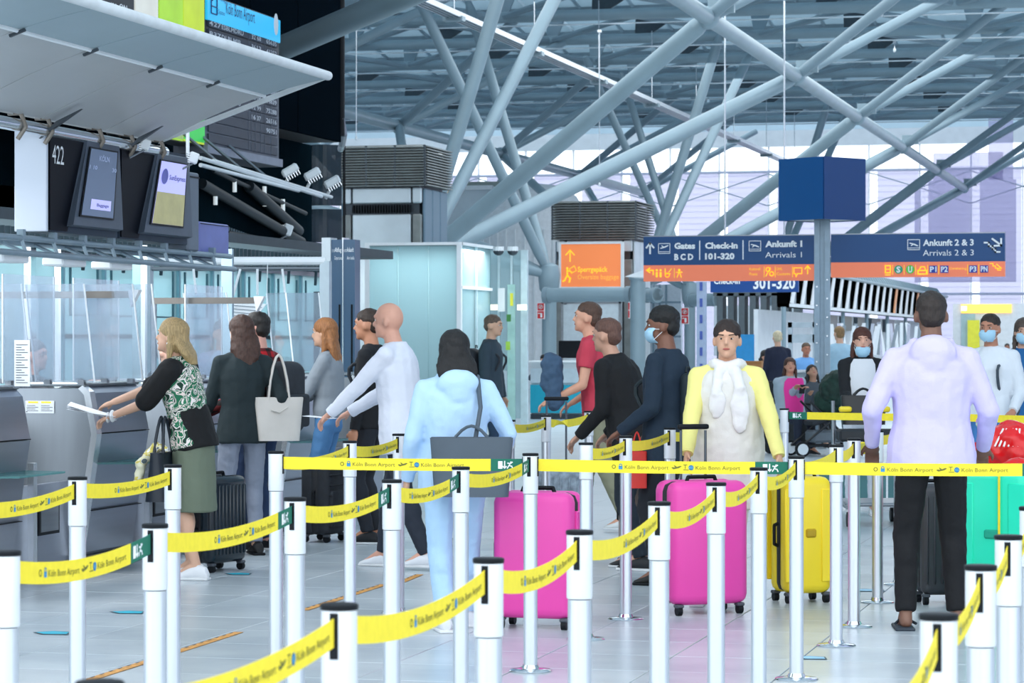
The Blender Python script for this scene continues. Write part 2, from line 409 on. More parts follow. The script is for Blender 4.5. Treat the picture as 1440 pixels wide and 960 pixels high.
# light tray running along the hall
mb = MB(); XT = -14.9; mb.bb(XT-.16, XT+.16, 46, 108, CH+6.78, CH+6.84)
for k in range(4): mb.bb(XT-.16+.1*k, XT-.12+.1*k, 46, 108, CH+6.72, CH+6.78)
tr = tag(obj('cable_tray', mb, alu), 'long slender metal tray slung under the roof along the hall', 'cable tray')
mb = MB()
for k in range(9): mb.box((XT, 47+k*7, CH+6.70), (.42, .25, .1))
obj('bracket', mb, tube_m, tr)
mb = MB()
for k in range(9): mb.tube((XT, 47+k*7, CH+6.8), (XT, 47+k*7, CH+8.8), .012, n=5)
obj('hanger', mb, steel_l, tr)
# thin hanger wires and lamps under the roof
for k, (px, py, d) in enumerate([(501, 36, 60), (843, 45, 62), (1240, 8, 66), (1258, 60, 72)]):
    a = W(px, py, d)
    t = thing('hanging_wire', ['thin white suspension rod below the roof beside the dark glass volume', 'thin suspension cord hanging straight down above the louvred tower with the orange sign',
              'small lamp hanging at the top of the roof above the blue cube', 'small round hook lamp on the diagonal roof tube'][k], 'wire' if k < 2 else 'lamp', a)
    L = [2.5, 3.5, .22, .2][k]
    obj('rod', MB().tube((0, 0, 0), (0, 0, -L), .012, n=6), steel_l, t)
    obj('end_fitting', MB().ball((0, 0, -L), (.04, .04, .06) if k > 1 else (.03, .03, .05), 8, 6), white_m, t, smooth=True)
    obj('top_clip', MB().box((0, 0, .02), (.08, .08, .06)), steel_l, t)
for k in range(8):       # roof service lines (long thin pipes)
    yy = 62+k*5.5; tub((-48, yy, CH+8.2), (28, yy+1.5, CH+8.25), .022, steel_l, 'service_pipe', n=6)
# ------------------------------------------------------------ tree columns
def tree_col(X, d, arms, label, mat=tube_m, r=.18):
    px = 1681-FPX/CA*(-X)/d
    base = G(px, d); Y = base.y; X = base.x
    t = thing('tree_column', label, 'column', base)
    zt = CH+1.75
    obj('shaft', MB().tube((0, 0, 0), (0, 0, zt-.25), r, n=18), tube_m, t, smooth=True)
    obj('foot_plate', MB().lathe([(r+.14, 0), (r+.14, .04), (r+.02, .06)], 18), steel_d, t, smooth=True)
    mb = MB().lathe([(r, zt-.55), (r+.06, zt-.45), (r+.1, zt-.1), (r+.06, zt+.12), (.1, zt+.2)], 18); obj('cast_node', mb, tube_m, t, smooth=True)
    for (p, rr) in arms:
        p = Vector(p); q = Vector((X, Y, zt-.1)); e = (p-q).normalized(); q = q+e*.12
        mb = MB().tube(q, q+e*.5, rr*.7, rr, 16); obj('arm_cone', mb, tube_m, t, smooth=True, w=True)
        mb = MB().tube(q+e*.5, p-e*.3, rr, rr, 16).tube(p-e*.3, p, rr, rr*.6, 16); obj('strut', mb, mat, t, smooth=True, w=True)
    return t
TXR = -15.3
def atd(X, d, z): 
    v = G(1681-FPX/CA*(-X)/d, d, z); return v
yA = atd(TXR, 55, 0).y
for k, lab in enumerate(['nearest steel tree column, its thick arms rising behind the frosted glass room', 'steel tree column standing right of the orange baggage sign tower', 'farthest steel tree column, behind the blue direction signs']):
    dd = 55+22.3*k
    arms = [((XR, YN(2*k), ZC), .175), ((XR, YN(2*k+1), ZC), .175), (atd(-13.05, dd-.8, CH+8.7), .14), (atd(-13.05, dd+4.3, CH+8.7), .14)]
    if k < 2: arms += [((XL, YN(2*k+1), ZC), .13), ((XL, YN(2*k+2), ZC), .13)]
    tree_col(TXR, dd, arms, lab, tube_m)
tree_col(TXR, 66, [(atd(-18.0, 63.6, CH+8.7), .13), (atd(-18.0, 69.0, CH+8.7), .13), (atd(-24, 62, CH+4.4), .15), (atd(-24, 70, CH+5.0), .15)],
         'steel tree column with a red fire sign, left of the orange baggage sign tower')
tree_col(TXR-.3, 86, [(atd(-18.0, 82.2, CH+8.7), .12), (atd(-18.0, 87.4, CH+8.7), .12), (atd(-23, 92, CH+5.5), .12)], 'slim steel tree column with a red fire sign, seen past the masked man')
# near arm crossing above the canopy
t = thing('roof_strut', 'thick pale steel tube crossing the top above the counter canopy and departure board', 'steel tube', W(300, 108, 36))
p0 = W(180, 160, 37); p1 = W(640, -36, 31)
obj('tube', MB().tube(p0, p1, .155, .155, 20), tube_m, t, smooth=True, w=True)
obj('end_collar', MB().tube(p0, p0+(p1-p0).normalized()*.35, .2, .2, 20), steel_d, t, smooth=True, w=True)
# horizontal pipe around the baggage tower and its two uprights
def pipe_v(p, q, r, label):
    t = thing('horizontal_pipe', label, 'pipe', (p+q)/2)
    obj('pipe_body', MB().tube(p, q, r, r, 20), tube_m, t, smooth=True, w=True)
    e = (q-p).normalized()
    obj('collar', MB().tube(p, p+e*.12, r+.03, r+.03, 20), tube_d, t, smooth=True, w=True)
    obj('collar', MB().tube(q-e*.12, q, r+.03, r+.03, 20), tube_d, t, smooth=True, w=True)
pa = W(766, 415, 64.6); pb = G(888, 63.6, pa.z); pipe_v(pa, pb, .17, 'thick pale pipe running below the orange baggage sign')
pa = W(906, 415, 66.4); pb = G(925, 66, pa.z); pipe_v(pa, pb, .16, 'short stub of thick pipe right of the round upright')
pa = W(970, 422, 84); pb = G(1010, 83, pa.z); pipe_v(pa, pb, .2, 'pale pipe beyond the slim tree column, under the sign')
t = thing('round_upright', 'pale round upright standing right of the orange baggage sign', 'column', G(897, 63.3))
obj('shaft', MB().tube((0, 0, 0), (0, 0, W(0, 392, 63.3).z), .18, n=18), tube_m, t, smooth=True)
obj('cap', MB().lathe([(.21, 2.95), (.21, 3.02), (.1, 3.1)], 18), tube_d, t, smooth=True)
t = thing('louvred_canopy_tip', 'pale pointed canopy tip left of the signpost panel', 'canopy', W(890, 386, 60))
obj('blade', MB().prism([W(878, 389, 60), W(906, 379, 60), W(906, 390, 60)], (0, 1.2, 0)), white_m, t, w=True)
# ------------------------------------------------------------ far glazed wall
YW = 118.0
strip_glass = Glass('strip_glass', '#ffffff', .05, .05)
wall_glass = Glass('far_glazing', '#e0ddee', .55, .3)
mull = M('white_mullion', '#fbfcff', .5, 0, .01)
translucent(mull, .5, '#ffffff')
wf = struct('wall_far', MB().bb(-58, 30, YW-.3, YW+.2, 0, .35).bb(-58, 30, YW-.25, YW+.2, CH+8.6, CH+9.3), white_m)
x = -57.8; k = 0
while x < 29:
    obj('pane', MB().bb(x+.36, x+2.14, YW, YW+.03, .35, CH+7.5), wall_glass, wf)
    obj('clear_strip', MB().bb(x+.03, x+.34, YW+.02, YW+.04, .35, CH+8.6), strip_glass, wf)
    obj('mullion', MB().bb(x-.04, x+.03, YW-.12, YW+.05, .35, CH+8.6), mull, wf)
    x += 2.2; k += 1
mb = MB()
for z in (CH+2.1, CH+7.5): mb.bb(-58, 30, YW-.2, YW+.05, z-.05, z+.05)
for z in range(0, 34): mb.bb(-58, 30, YW+.06, YW+.08, .5+z*.26, .515+z*.26)
obj('transom', mb, M('transom_grey', '#c3c8dc', .5), wf)
mb = MB(); x = -57.8
while x < 26:
    mb.tube((x, YW-.3, CH+6.0), (x+4.4, YW-.3, CH+7.4), .025, n=5); mb.tube((x, YW-.3, CH+7.4), (x+4.4, YW-.3, CH+6.0), .025, n=5); x += 4.4
obj('bracing_rod', mb, tube_d, wf)
# big pale blinds hung inside the wall
for k, (xa, xb, za, zb) in enumerate([(1326, 1422, 225, 262), (1300, 1440, 262, 400), (1402, 1436, 170, 262)]):
    a = W(xa, za, 116); b_ = W(xb, zb, 116); q = tag(obj('window_blind', MB().bb(a.x, b_.x, 112.6, 112.65, b_.z, a.z), Glass('blind_cloth', '#d2cfe6', .35, .5)),
        ['upper pale lilac blind hanging on the far glazed wall', 'wide pale lilac blind behind the direction signs', 'narrow pale lilac blind at the right edge of the far wall'][k], 'blind')
# side hall wall behind the left buildings and the wall of the far right
struct('wall_left', MB().bb(-58.5, -58, -10, 120, 0, 12), M('wall_grey', '#b9c3ca', .7))
wr = struct('wall_right', MB().bb(30, 30.4, -10, 120, 0, 1.0), white_m)
y = 4
while y < 118:
    obj('pane', MB().bb(30.1, 30.15, y, y+3.8, 1, 10.8), wall_glass, wr); obj('mullion', MB().bb(30, 30.3, y-.1, y+.1, 1, 10.8), mull, wr); y += 4
# ------------------------------------------------------------ louvred air towers
louv = M('louvre_metal', '#8b8f8e', .5, .4, .1, 4)
panel_m = M('tower_panel', '#d0dae0', .4, .35, .05, 2)
mesh_m = M('perforated_panel', '#6d8494', .5, .4, .1, 90)
def tower(px, d, ytop, wd, label, sign=False):
    t = thing('air_tower', label, 'ventilation tower', G(px, d), 0)
    h = W(px, ytop, d).z; w2 = wd/2; dep = wd
    lt = h-wd*.46
    obj('core', MB().bb(-w2*.86, w2*.86, .05, dep-.05, 0, h-.08), steel_d, t)
    # body panels
    for (xa, xb) in ((-w2*.93, -w2*.72), (-w2*.68, w2*.68), (w2*.72, w2*.93)):
        obj('front_panel', MB().rbox(((xa+xb)/2, .0, (lt-.5)/2), (xb-xa, .08, lt-.5), .02, 1), panel_m if xa > -w2*.9 and xb < w2*.9 else louv, t)
        obj('upper_panel', MB().rbox(((xa+xb)/2, .0, lt-.16), (xb-xa, .08, .28), .02, 1), panel_m, t)
    mb = MB()
    for k in range(22): mb.box((-w2*.66+k*(w2*1.32/21), -.02, lt-.4), (.03, .06, .14))
    obj('vent_slot', mb, black, t)
    for s in (-1, 1):
        for k in range(3): obj('side_panel', MB().rbox((s*w2*.95, dep*(.18+.32*k), (lt-.02)/2), (.06, dep*.29, lt-.04), .02, 1), mesh_m if s < 0 or not sign else panel_m, t)
    lw = w2*1.02
    for k in range(15):
        z = lt+.03+k*(h-lt-.05)/14; mb = MB()
        mb.box((0, -.06, z), (2*lw, .09, .022), Matrix.Rotation(R_(25), 3, 'X')); mb.box((0, dep+.04, z), (2*lw, .09, .022))
        mb.box((-lw, dep/2, z), (.09, dep+.1, .022)); mb.box((lw, dep/2, z), (.09, dep+.1, .022))
        obj('louvre_slat', mb, louv, t)
    mb = MB()
    for s in (-1, -.33, .33, 1): mb.bb(s*lw-.02, s*lw+.02, -.1, -.06, lt, h)
    obj('louvre_post', mb, steel_d, t)
    obj('top_grille', MB().bb(-lw, lw, -.05, dep, h-.03, h), steel_d, t)
    return t
tower(537, 49, 205, 1.62, 'big louvred air tower behind the dark glass volume, left of the steel tubes')
t2 = tower(836, 68, 283, 2.1, 'louvred air tower that carries the orange baggage sign', True)
t = thing('dark_tower_section', 'dark tinted curved glass sheet hanging before the left side of the air tower', 'glass panel', G(459, 46.5))
a = W(430, 205, 46.5); b_ = W(484, 345, 46.5)
mb = MB(); N = 10; pf = []
for k in range(N+1):
    x = a.x+(b_.x-a.x)*k/N; y = a.y-.25*math.sin(math.pi*k/N); pf.append((x, y))
mb = MB()
for z0, z1 in ((0, b_.z), (b_.z+.04, W(0, 295, 46.5).z), (W(0, 290, 46.5).z, a.z)):
    for (p, q) in zip(pf, pf[1:]): mb.prism([(p[0], p[1], z0), (q[0], q[1], z0), (q[0], q[1], z1), (p[0], p[1], z1)], (0, .02, 0))
obj('sheet', mb, Glass('tinted_glass', '#3a4a55', .75, .05), t, w=True)
obj('edge_strip', MB().tube((b_.x, b_.y, 0), (b_.x, b_.y, a.z), .025, n=8), black, t, w=True)
# orange sign on the tower
def signroot(name, label, px, py, d, cat='sign', rz=0.0): return thing(name, label, cat, W(px, py, d), rz)
orange = M('orange_sign', '#f7894e', .5, 0, 0, emit=.28)  # glow added to the orange to brighten the shaded panel
yel_p = M('yellow_print', '#ffd23c', .6, 0, 0, emit=.35)  # print colour glows slightly, added to keep it bright in shade
ppm = FPX/67.4
s = signroot('oversize_baggage_sign', 'orange sign reading Sperrgepaeck and Oversize baggage with a yellow arrow', 831, 403, 67.4)
w_, h_ = 86/ppm, 60/ppm
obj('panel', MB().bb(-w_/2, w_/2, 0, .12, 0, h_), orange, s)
mb = MB(); 
for (xa, xb, za, zb) in ((-w_/2-.06, w_/2+.06, -.1, 0), (-w_/2-.06, w_/2+.06, h_, h_+.05), (-w_/2-.06, -w_/2, 0, h_), (w_/2, w_/2+.06, 0, h_)): mb.bb(xa, xb, -.02, .12, za, zb)
obj('frame', mb, white_m, s)
mb = MB(); u = w_/86
X = lambda p: (p-788)*u-w_/2
Z = lambda p: (403-p)*u
line(mb, [(X(801), Z(367)), (X(801), Z(352))], .03, -.01); line(mb, [(X(795), Z(358)), (X(801), Z(351.5)), (X(807), Z(358))], .03, -.01)
disc2(mb, X(797), Z(377), .032, -.01); line(mb, [(X(797), Z(379)), (X(797), Z(387)), (X(801), Z(391)), (X(800), Z(396))], .045, -.01); line(mb, [(X(797), Z(387)), (X(793), Z(394)), (X(791), Z(395))], .04, -.01)
line(mb, [(X(797), Z(380)), (X(803), Z(382))], .03, -.01); line(mb, [(X(800), Z(378)), (X(807), Z(373.5)), (X(810), Z(380)), (X(803), Z(384)), (X(800), Z(378))], .018, -.01)
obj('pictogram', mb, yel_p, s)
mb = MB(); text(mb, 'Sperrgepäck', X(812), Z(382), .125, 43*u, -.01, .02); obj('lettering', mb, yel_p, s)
mb = MB(); text(mb, 'Oversize baggage', X(812), Z(392.5), .12, 59*u, -.01); obj('lettering', mb, M('yellow_print_thin', '#fbc252', .6, 0, 0, emit=.3), s)  # thin yellow print carries the same added glow
# fire signs
for px, py, d, lab in ((761, 437, 65.7, 'red and white fire extinguisher sign on the tree column left of the baggage tower'), (963.5, 444, 85.5, 'small red fire sign on the slim column behind the masked man'), (885, 436, 63, 'narrow edge of a red fire sign beside the round upright')):
    s = signroot('fire_sign', lab, px, py, d); k = d/FPX; ww = (5.5 if px != 885 else 1.2)*k; hh = 11.5*k
    obj('plate', MB().bb(-ww, ww, -.04, .0, -hh, hh), white_p, s); mb = MB(); rect(mb, -ww*.86, ww*.86, .04*hh, hh*.93, -.045); rect(mb, -ww*.86, ww*.86, -hh*.93, -.04*hh, -.045); obj('red_field', mb, M('fire_red', '#d0232b', .5), s)
    if px != 885:
        mb = MB(); ring2(mb, 0, hh*.5, ww*.5, ww*.18, -.05, 10); line(mb, [(-ww*.3, hh*.3), (ww*.3, hh*.7)], ww*.2, -.05); rect(mb, -ww*.1, ww*.4, -hh*.8, -hh*.25, -.05); line(mb, [(-ww*.6, -hh*.3), (ww*.1, -hh*.3)], ww*.2, -.05); obj('pictogram', mb, white_p, s)
# ------------------------------------------------------------ direction signs on the post
navy = M('sign_blue', '#12497f', .45, 0, 0); orange2 = M('sign_orange', '#fa8560', .5, 0, 0, emit=.15)  # orange strip gets an added glow, the blue does not
DS = 39.0
pst = thing('sign_post', 'tall grey steel post between the two blue direction signs', 'post', G(1156.5, DS))
zt = W(0, 224, DS).z
obj('post_core', MB().bb(-.075, .075, .0, .10, 0, zt-.02), M('post_grey', '#9db0bf', .45, .2), pst)
obj('post_flange', MB().bb(-.115, -.035, -.03, 0, 0, zt-.5), M('post_grey', '#7f92a3'), pst); obj('post_flange', MB().bb(.035, .115, -.03, 0, 0, zt-.5), M('post_grey'), pst)
mb = MB()
for z in [.4+.27*k for k in range(8)]:
    for s_ in (-.075, .075): mb.tube((s_, -.045, z+(.1 if s_ > 0 else 0)), (s_, -.03, z+(.1 if s_ > 0 else 0)), .012, n=8)
obj('bolt', mb, steel_l, pst); obj('foot_plate', MB().bb(-.2, .2, -.15, .25, 0, .02), steel, pst)
# cube
cb = thing('blue_cube_sign', 'plain dark blue cube sign on top of the grey post', 'sign', W(1156, 310.5, DS), R_(-50)+AN)
e = .445
cube_l = M('cube_blue_lit', '#1c5a97', .35, 0, 0); cube_r = M('cube_blue_shaded', '#083c74', .35, 0, 0)  # one blue split by colour into lit and shaded faces
obj('cube_core', MB().bb(-e+.02, e-.02, -e+.02, e-.02, 0.01, .88), steel, cb)
for k, mt in enumerate((cube_l, cube_r, cube_l, cube_r)):
    an = R_(90*k); rot = Matrix.Rotation(an, 4, 'Z'); mb = MB().bb(-e+.012, e-.012, -e-.005, -e+.02, 0, .89)
    mb.v = [tuple(rot @ Vector(v)) for v in mb.v]; obj('face_panel', mb, mt, cb)
def plane_icon(mb, x, z, s, y, land=False):
    line(mb, [(x, z), (x+s, z), (x+s, z+s*.85), (x, z+s*.85), (x, z)], s*.06, y)
    line(mb, [(x+.06*s, z+.15*s), (x+.94*s, z+.15*s)], s*.05, y)
    f = -1 if land else 1; cx, cz = x+s*.5, z+s*.5
    p = [(-.38, -.02), (-.3, -.1), (.1, .0), (.36, .14), (.38, .22), (.2, .18), (-.02, .08), (-.2, .2), (-.26, .18), (-.14, .03), (-.28, .0)]
    flat(mb, [(cx+a*s, cz+f*b*s) for a, b in (p if f == 1 else p[::-1])], y)
k_ = DS/FPX
def dsign(name, label, x0, x1, y0, ym, y1):
    global k_
    yp = pst.location.y-.02; da = yp/(CA+SA*(x0-720)/FPX); db = yp/(CA+SA*(x1-720)/FPX)
    s = signroot(name, label, x0, y1, da); w = G(x1, db).x-G(x0, da).x; h = (y1-y0)*da/FPX; hm = (y1-ym)*da/FPX; k_ = w/(x1-x0)
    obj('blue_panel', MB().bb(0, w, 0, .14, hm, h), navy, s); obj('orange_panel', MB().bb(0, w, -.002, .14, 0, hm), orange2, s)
    obj('top_rail', MB().bb(0, w, .01, .13, h, h+.015), steel, s)
    for zz in (.2*h, .8*h): obj('mount', MB().bb(w-.02, w+.06, .03, .1, zz-.03, zz+.03) if x0 < 1000 else MB().bb(-.06, .02, .03, .1, zz-.03, zz+.03), steel, s)
    return s, (lambda p: (p-x0)*k_), (lambda p: (y1-p)*h/(y1-y0))
s, X, Z = dsign('direction_sign', 'blue and orange sign reading Gates B C D, Check-in 101-320 and Ankunft 1', 905, 1145, 333, 373, 395.5)
yy = -.012
mb = MB(); line(mb, [(X(914.5), Z(356)), (X(914.5), Z(343))], .026, yy); line(mb, [(X(909.5), Z(348)), (X(914.5), Z(342)), (X(919.5), Z(348))], .026, yy); plane_icon(mb, X(926.5), Z(356.5), .17, yy); plane_icon(mb, X(1054.5), Z(354), .17, yy, True)
for p in (985, 1046): rect(mb, X(p)-.008, X(p)+.008, Z(366), Z(339), yy)
obj('pictogram', mb, white_p, s)
for tx, x0, x1, zb, hh, bo in (('Gates', 949, 978.5, 350, .082, .03), ('B C D', 949, 976, 365.5, .082, .03), ('Check-in', 992.5, 1038.5, 350, .082, .03), ('101-320', 992.5, 1034, 365, .082, .03), ('Ankunft 1', 1077, 1128.5, 348.5, .082, .03), ('Arrivals 1', 1077, 1128, 363.5, .08, .0)):
    mb = MB(); text(mb, tx, X(x0), Z(zb), hh, (x1-x0)*k_, yy, bo*1.6); obj('lettering', mb, white_p, s)
mb = MB(); yo = -.014
line(mb, [(X(919), Z(386)), (X(919), Z(380)), (X(911), Z(380))], .02, yo); line(mb, [(X(914), Z(377)), (X(910), Z(380)), (X(914), Z(383))], .02, yo)
for q in (924, 929.5): disc2(mb, X(q), Z(380), .018, yo, 8); rect(mb, X(q)-.016, X(q)+.016, Z(390), Z(382.5), yo)
ring2(mb, X(939), Z(387), .03, .012, yo, 10); line(mb, [(X(936), Z(378)), (X(936), Z(385)), (X(943), Z(385))], .014, yo); line(mb, [(X(941), Z(383)), (X(945), Z(378))], .012, yo)
rect(mb, X(949)-.004, X(949)+.004, Z(391), Z(377), yo); disc2(mb, X(956), Z(380), .02, yo, 8); line(mb, [(X(952), Z(383)), (X(960), Z(383))], .014, yo); line(mb, [(X(956), Z(382)), (X(953), Z(390))], .014, yo); line(mb, [(X(956), Z(382)), (X(959), Z(390))], .014, yo)
for q in (1075.5, 1091, 1115): rect(mb, X(q)-.004, X(q)+.004, Z(391), Z(376), yo)
ring2(mb, X(1081), Z(380), .03, .014, yo, 8); ring2(mb, X(1086), Z(386), .03, .014, yo, 8); line(mb, [(X(1078), Z(389)), (X(1084), Z(378))], .014, yo)
line(mb, [(X(1117), Z(378)), (X(1128), Z(378)), (X(1128), Z(386)), (X(1122), Z(386)), (X(1120), Z(390)), (X(1119), Z(386)), (X(1117), Z(386)), (X(1117), Z(378))], .014, yo)
line(mb, [(X(1136), Z(386)), (X(1136), Z(376))], .018, yo); line(mb, [(X(1132.5), Z(379.5)), (X(1136), Z(375.5)), (X(1139.5), Z(379.5))], .018, yo)
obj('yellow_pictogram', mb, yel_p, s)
mb = MB(); text(mb, 'Kulturell', X(1055), Z(381), .04, 15*k_, yo); text(mb, 'Praxis', X(1055), Z(388), .04, 11*k_, yo); text(mb, 'DHL', X(1093), Z(381), .04, 8*k_, yo); text(mb, 'Customs', X(1093), Z(388), .04, 19*k_, yo); obj('small_lettering', mb, yel_p, s)
s, X, Z = dsign('direction_sign', 'blue and orange sign reading Ankunft 2 & 3, with parking symbols', 1168.5, 1413, 330, 369, 390)
mb = MB(); plane_icon(mb, X(1277.5), Z(352), .17, yy, True)
st = [(1385, 343), (1391, 343), (1391, 348), (1396, 348), (1396, 352), (1400, 352), (1400, 356), (1406, 356)]
line(mb, [(X(a), Z(b)) for a, b in st], .024, yy); line(mb, [(X(1396), Z(338)), (X(1407), Z(346))], .026, yy); line(mb, [(X(1408), Z(338)), (X(1408), Z(347)), (X(1399), Z(347.5))], .026, yy)
obj('pictogram', mb, white_p, s)
for tx, x0, x1, zb, hh, bo in (('Ankunft 2 & 3', 1299, 1370, 346.5, .085, .03), ('Arrivals 2 & 3', 1299, 1370, 360.5, .083, .0)):
    mb = MB(); text(mb, tx, X(x0), Z(zb), hh, (x1-x0)*k_, yy, bo); obj('lettering', mb, white_p, s)
mb = MB()
line(mb, [(X(1246), Z(374)), (X(1253), Z(374)), (X(1253), Z(384)), (X(1246), Z(384)), (X(1246), Z(374))], .018, yo); line(mb, [(X(1246), Z(379)), (X(1253), Z(379))], .014, yo); line(mb, [(X(1246), Z(387)), (X(1253), Z(387))], .014, yo)
for q in (1256.5, 1272.5, 1288.5, 1305.5, 1321, 1361.5, 1377): rect(mb, X(q)-.004, X(q)+.004, Z(387), Z(373), yo)
line(mb, [(X(1292), Z(386)), (X(1292), Z(381)), (X(1304), Z(381)), (X(1304), Z(386)), (X(1292), Z(386))], .02, yo); line(mb, [(X(1294), Z(380)), (X(1296), Z(376)), (X(1301), Z(376)), (X(1302.5), Z(380))], .016, yo)
line(mb, [(X(a*.7+423), Z(b*.7+132)) for a, b in st], .012, yo); line(mb, [(X(1402), Z(373)), (X(1408), Z(378.5)), (X(1403), Z(379))], .014, yo)
text(mb, 'Carsharing', X(1336), Z(380), .03, 24*k_, yo)
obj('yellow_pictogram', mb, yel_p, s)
for q, tx, cc in ((1264.5, 'S', '#1aa87a'), (1281, 'U', '#5fce4a')):
    mb = MB(); disc2(mb, X(q), Z(379.5), .062, yo); o = obj('round_badge', mb, M('badge'+tx, cc, .5, 0, 0), s); mb = MB(); text(mb, tx, X(q)-.03, Z(379.5)-.04, .08, .06, yo-.002, .04); obj('badge_letter', mb, white_p, o)
for q, tx in ((1313.5, 'P1'), (1329, 'P2'), (1369, 'P3'), (1384.5, 'PN')):
    mb = MB(); rect(mb, X(q)-.058, X(q)+.058, Z(379.5)-.052, Z(379.5)+.052, yo); o = obj('parking_badge', mb, M('parking_blue', '#2440a8', .5, 0, 0), s); mb = MB(); text(mb, tx, X(q)-.047, Z(379.5)-.035, .072, .094, yo-.002, .03); obj('badge_letter', mb, white_p, o)
# second sign behind
s = signroot('check_in_sign', 'deep blue hanging sign reading Check-in 301-320 behind the orange strip', 999, 411, 56); k2 = 56/FPX
obj('panel', MB().bb(0, 124*k2, 0, .12, 0, 40*k2), M('sign_deep_blue', '#05468f', .45, 0, 0), s)
mb = MB(); text(mb, '301-320', 61*k2, 5*k2, 15*k2, 59*k2, -.01, .03); text(mb, 'Check-in', 5*k2, 12*k2, 8*k2, 37*k2, -.01, .03); obj('lettering', mb, white_p, s)
mb = MB(); mb.tube((20*k2, .06, 40*k2), (20*k2, .06, 6), .02, n=6); mb.tube((104*k2, .06, 40*k2), (104*k2, .06, 6), .02, n=6); obj('hanger', mb, steel_l, s)
t = thing('perforated_post', 'slim pale post with slots, left of the deep blue check-in sign', 'post', G(986, 58))
obj('profile', MB().bb(-.1, .1, 0, .12, 0, W(0, 396, 58).z), M('pale_blue_post', '#aab9d2', .5), t); mb = MB()
for k in range(7): mb.bb(-.03, .03, -.01, 0, .5+k*.35, .68+k*.35)
obj('slot', mb, M('slot_blue', '#4a5fae', .5), t)
XP = -6.6
# ------------------------------------------------------------ dark left block, board, adverts
dark = M('dark_glass', '#0a1219', .25, .0, .1, .3); dark.node_tree.nodes['Principled BSDF'].inputs['Specular IOR Level'].default_value = .0
XF = -12.0; ye = G(480, dx(XF, 480)).y; yb = G(200, dx(XF, 200)).y-6
dzb = W(0, 200, dx(XF, 480)).z
t = thing('dark_glass_volume', 'dark glazed upper storey volume behind the departure board', 'glazed volume', (XF, ye, 0))
obj('core', MB().bb(XF-6, XF-.06, yb, ye, dzb, 14.2), M('dark_core', '#0a1016', .6), t, w=True)
ny_ = 7
for k in range(ny_):
    a = yb+(ye-yb)*k/ny_; b_ = yb+(ye-yb)*(k+1)/ny_
    for z0, z1 in ((dzb, 6.6), (6.63, 9), (9.03, 11.5), (11.53, 14.2)): obj('glass_panel', MB().bb(XF-.05, XF, a+.015, b_-.015, z0, z1), dark, t, w=True)
obj('corner_profile', MB().tube((XF, ye, dzb+.1), (XF, ye, 14.2), .05, n=10), black, t, smooth=True, w=True)
mb = MB(); mb.pipe([(XF, ye, dzb+.35), (XF+.02, ye+.06, dzb+.12), (XF-.1, ye+.35, dzb), (XF-.3, ye+.9, dzb-.03)], .05); obj('rounded_corner', mb, steel, t, smooth=True, w=True)
# reflections of slanted tubes in the dark glass, modelled as solid beams
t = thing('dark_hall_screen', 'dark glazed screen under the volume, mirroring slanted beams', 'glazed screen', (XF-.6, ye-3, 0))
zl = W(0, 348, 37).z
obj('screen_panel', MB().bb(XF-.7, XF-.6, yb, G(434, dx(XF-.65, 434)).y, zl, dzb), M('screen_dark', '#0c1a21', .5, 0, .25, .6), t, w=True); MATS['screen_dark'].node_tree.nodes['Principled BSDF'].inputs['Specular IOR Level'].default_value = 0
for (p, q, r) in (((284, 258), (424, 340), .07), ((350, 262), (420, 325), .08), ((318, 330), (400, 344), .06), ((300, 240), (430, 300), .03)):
    a = W(p[0], p[1], dx(XF-.5, p[0])); b_ = W(q[0], q[1], dx(XF-.5, q[0])); obj('beam_reflection', MB().tube(a, b_, r, n=12), M('beam_dark', '#14222a', .6), t, smooth=True, w=True)
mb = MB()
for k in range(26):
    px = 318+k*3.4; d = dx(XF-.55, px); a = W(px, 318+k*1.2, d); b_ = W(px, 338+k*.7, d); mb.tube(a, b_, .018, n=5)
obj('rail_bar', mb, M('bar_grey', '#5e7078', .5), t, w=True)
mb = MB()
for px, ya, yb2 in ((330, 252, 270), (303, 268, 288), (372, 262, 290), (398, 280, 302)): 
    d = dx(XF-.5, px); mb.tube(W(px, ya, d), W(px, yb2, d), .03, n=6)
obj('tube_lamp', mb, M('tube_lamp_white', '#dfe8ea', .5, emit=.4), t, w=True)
# boards at X=-10.5, facing +X ; helper working in picture columns along that line
def ub(X, px0, px1, yt0, yb0, th, px_ref=None):
    "box on the line X: from column px0 to px1, its top/bottom given at px0"
    d0 = dx(X, px0); d1 = dx(X, px1); a = W(px0, yt0, d0); b_ = W(px0, yb0, d0); c = G(px1, d1)
    return MB().bb(X-th, X, a.y, c.y, b_.z, a.z), (a.y, c.y, b_.z, a.z)
XB = -10.5
def utext(mb, s, X, y0, z, h, w, bold=0.0, dirn=1):
    vs, fs = text_raw(s, bold); w0 = max(v[0] for v in vs)
    mb.add([(X, y0+v[0]/w0*w, z+v[1]*h) for v in vs], fs)
t = thing('departure_board', 'large grey departure board with rows of flap lettering under a cyan header', 'departure board', (XB, G(338, dx(XB, 338)).y, 0))
mb, (ya, yb_, z0, z1) = ub(XB, 392, 286, 100, 235, .35)
obj('board_case', mb, M('board_case', '#59616f', .5), t, w=True)
ya, yb_ = min(ya, yb_), max(ya, yb_); zb = z0; ztop = W(392, 27, dx(XB, 392)).z
mb = MB().bb(XB-.35, XB, ya, yb_, z1+.01, ztop); obj('upper_case', mb, M('board_upper', '#22272e', .4), t, w=True)
hz0 = W(392, 61, dx(XB, 392)).z
hd = obj('header_panel', MB().bb(XB, XB+.03, ya+.05, yb_-.03, hz0, ztop-.02), M('header_cyan', '#2fb6e6', .4, 0, 0, emit=.45), t, w=True)
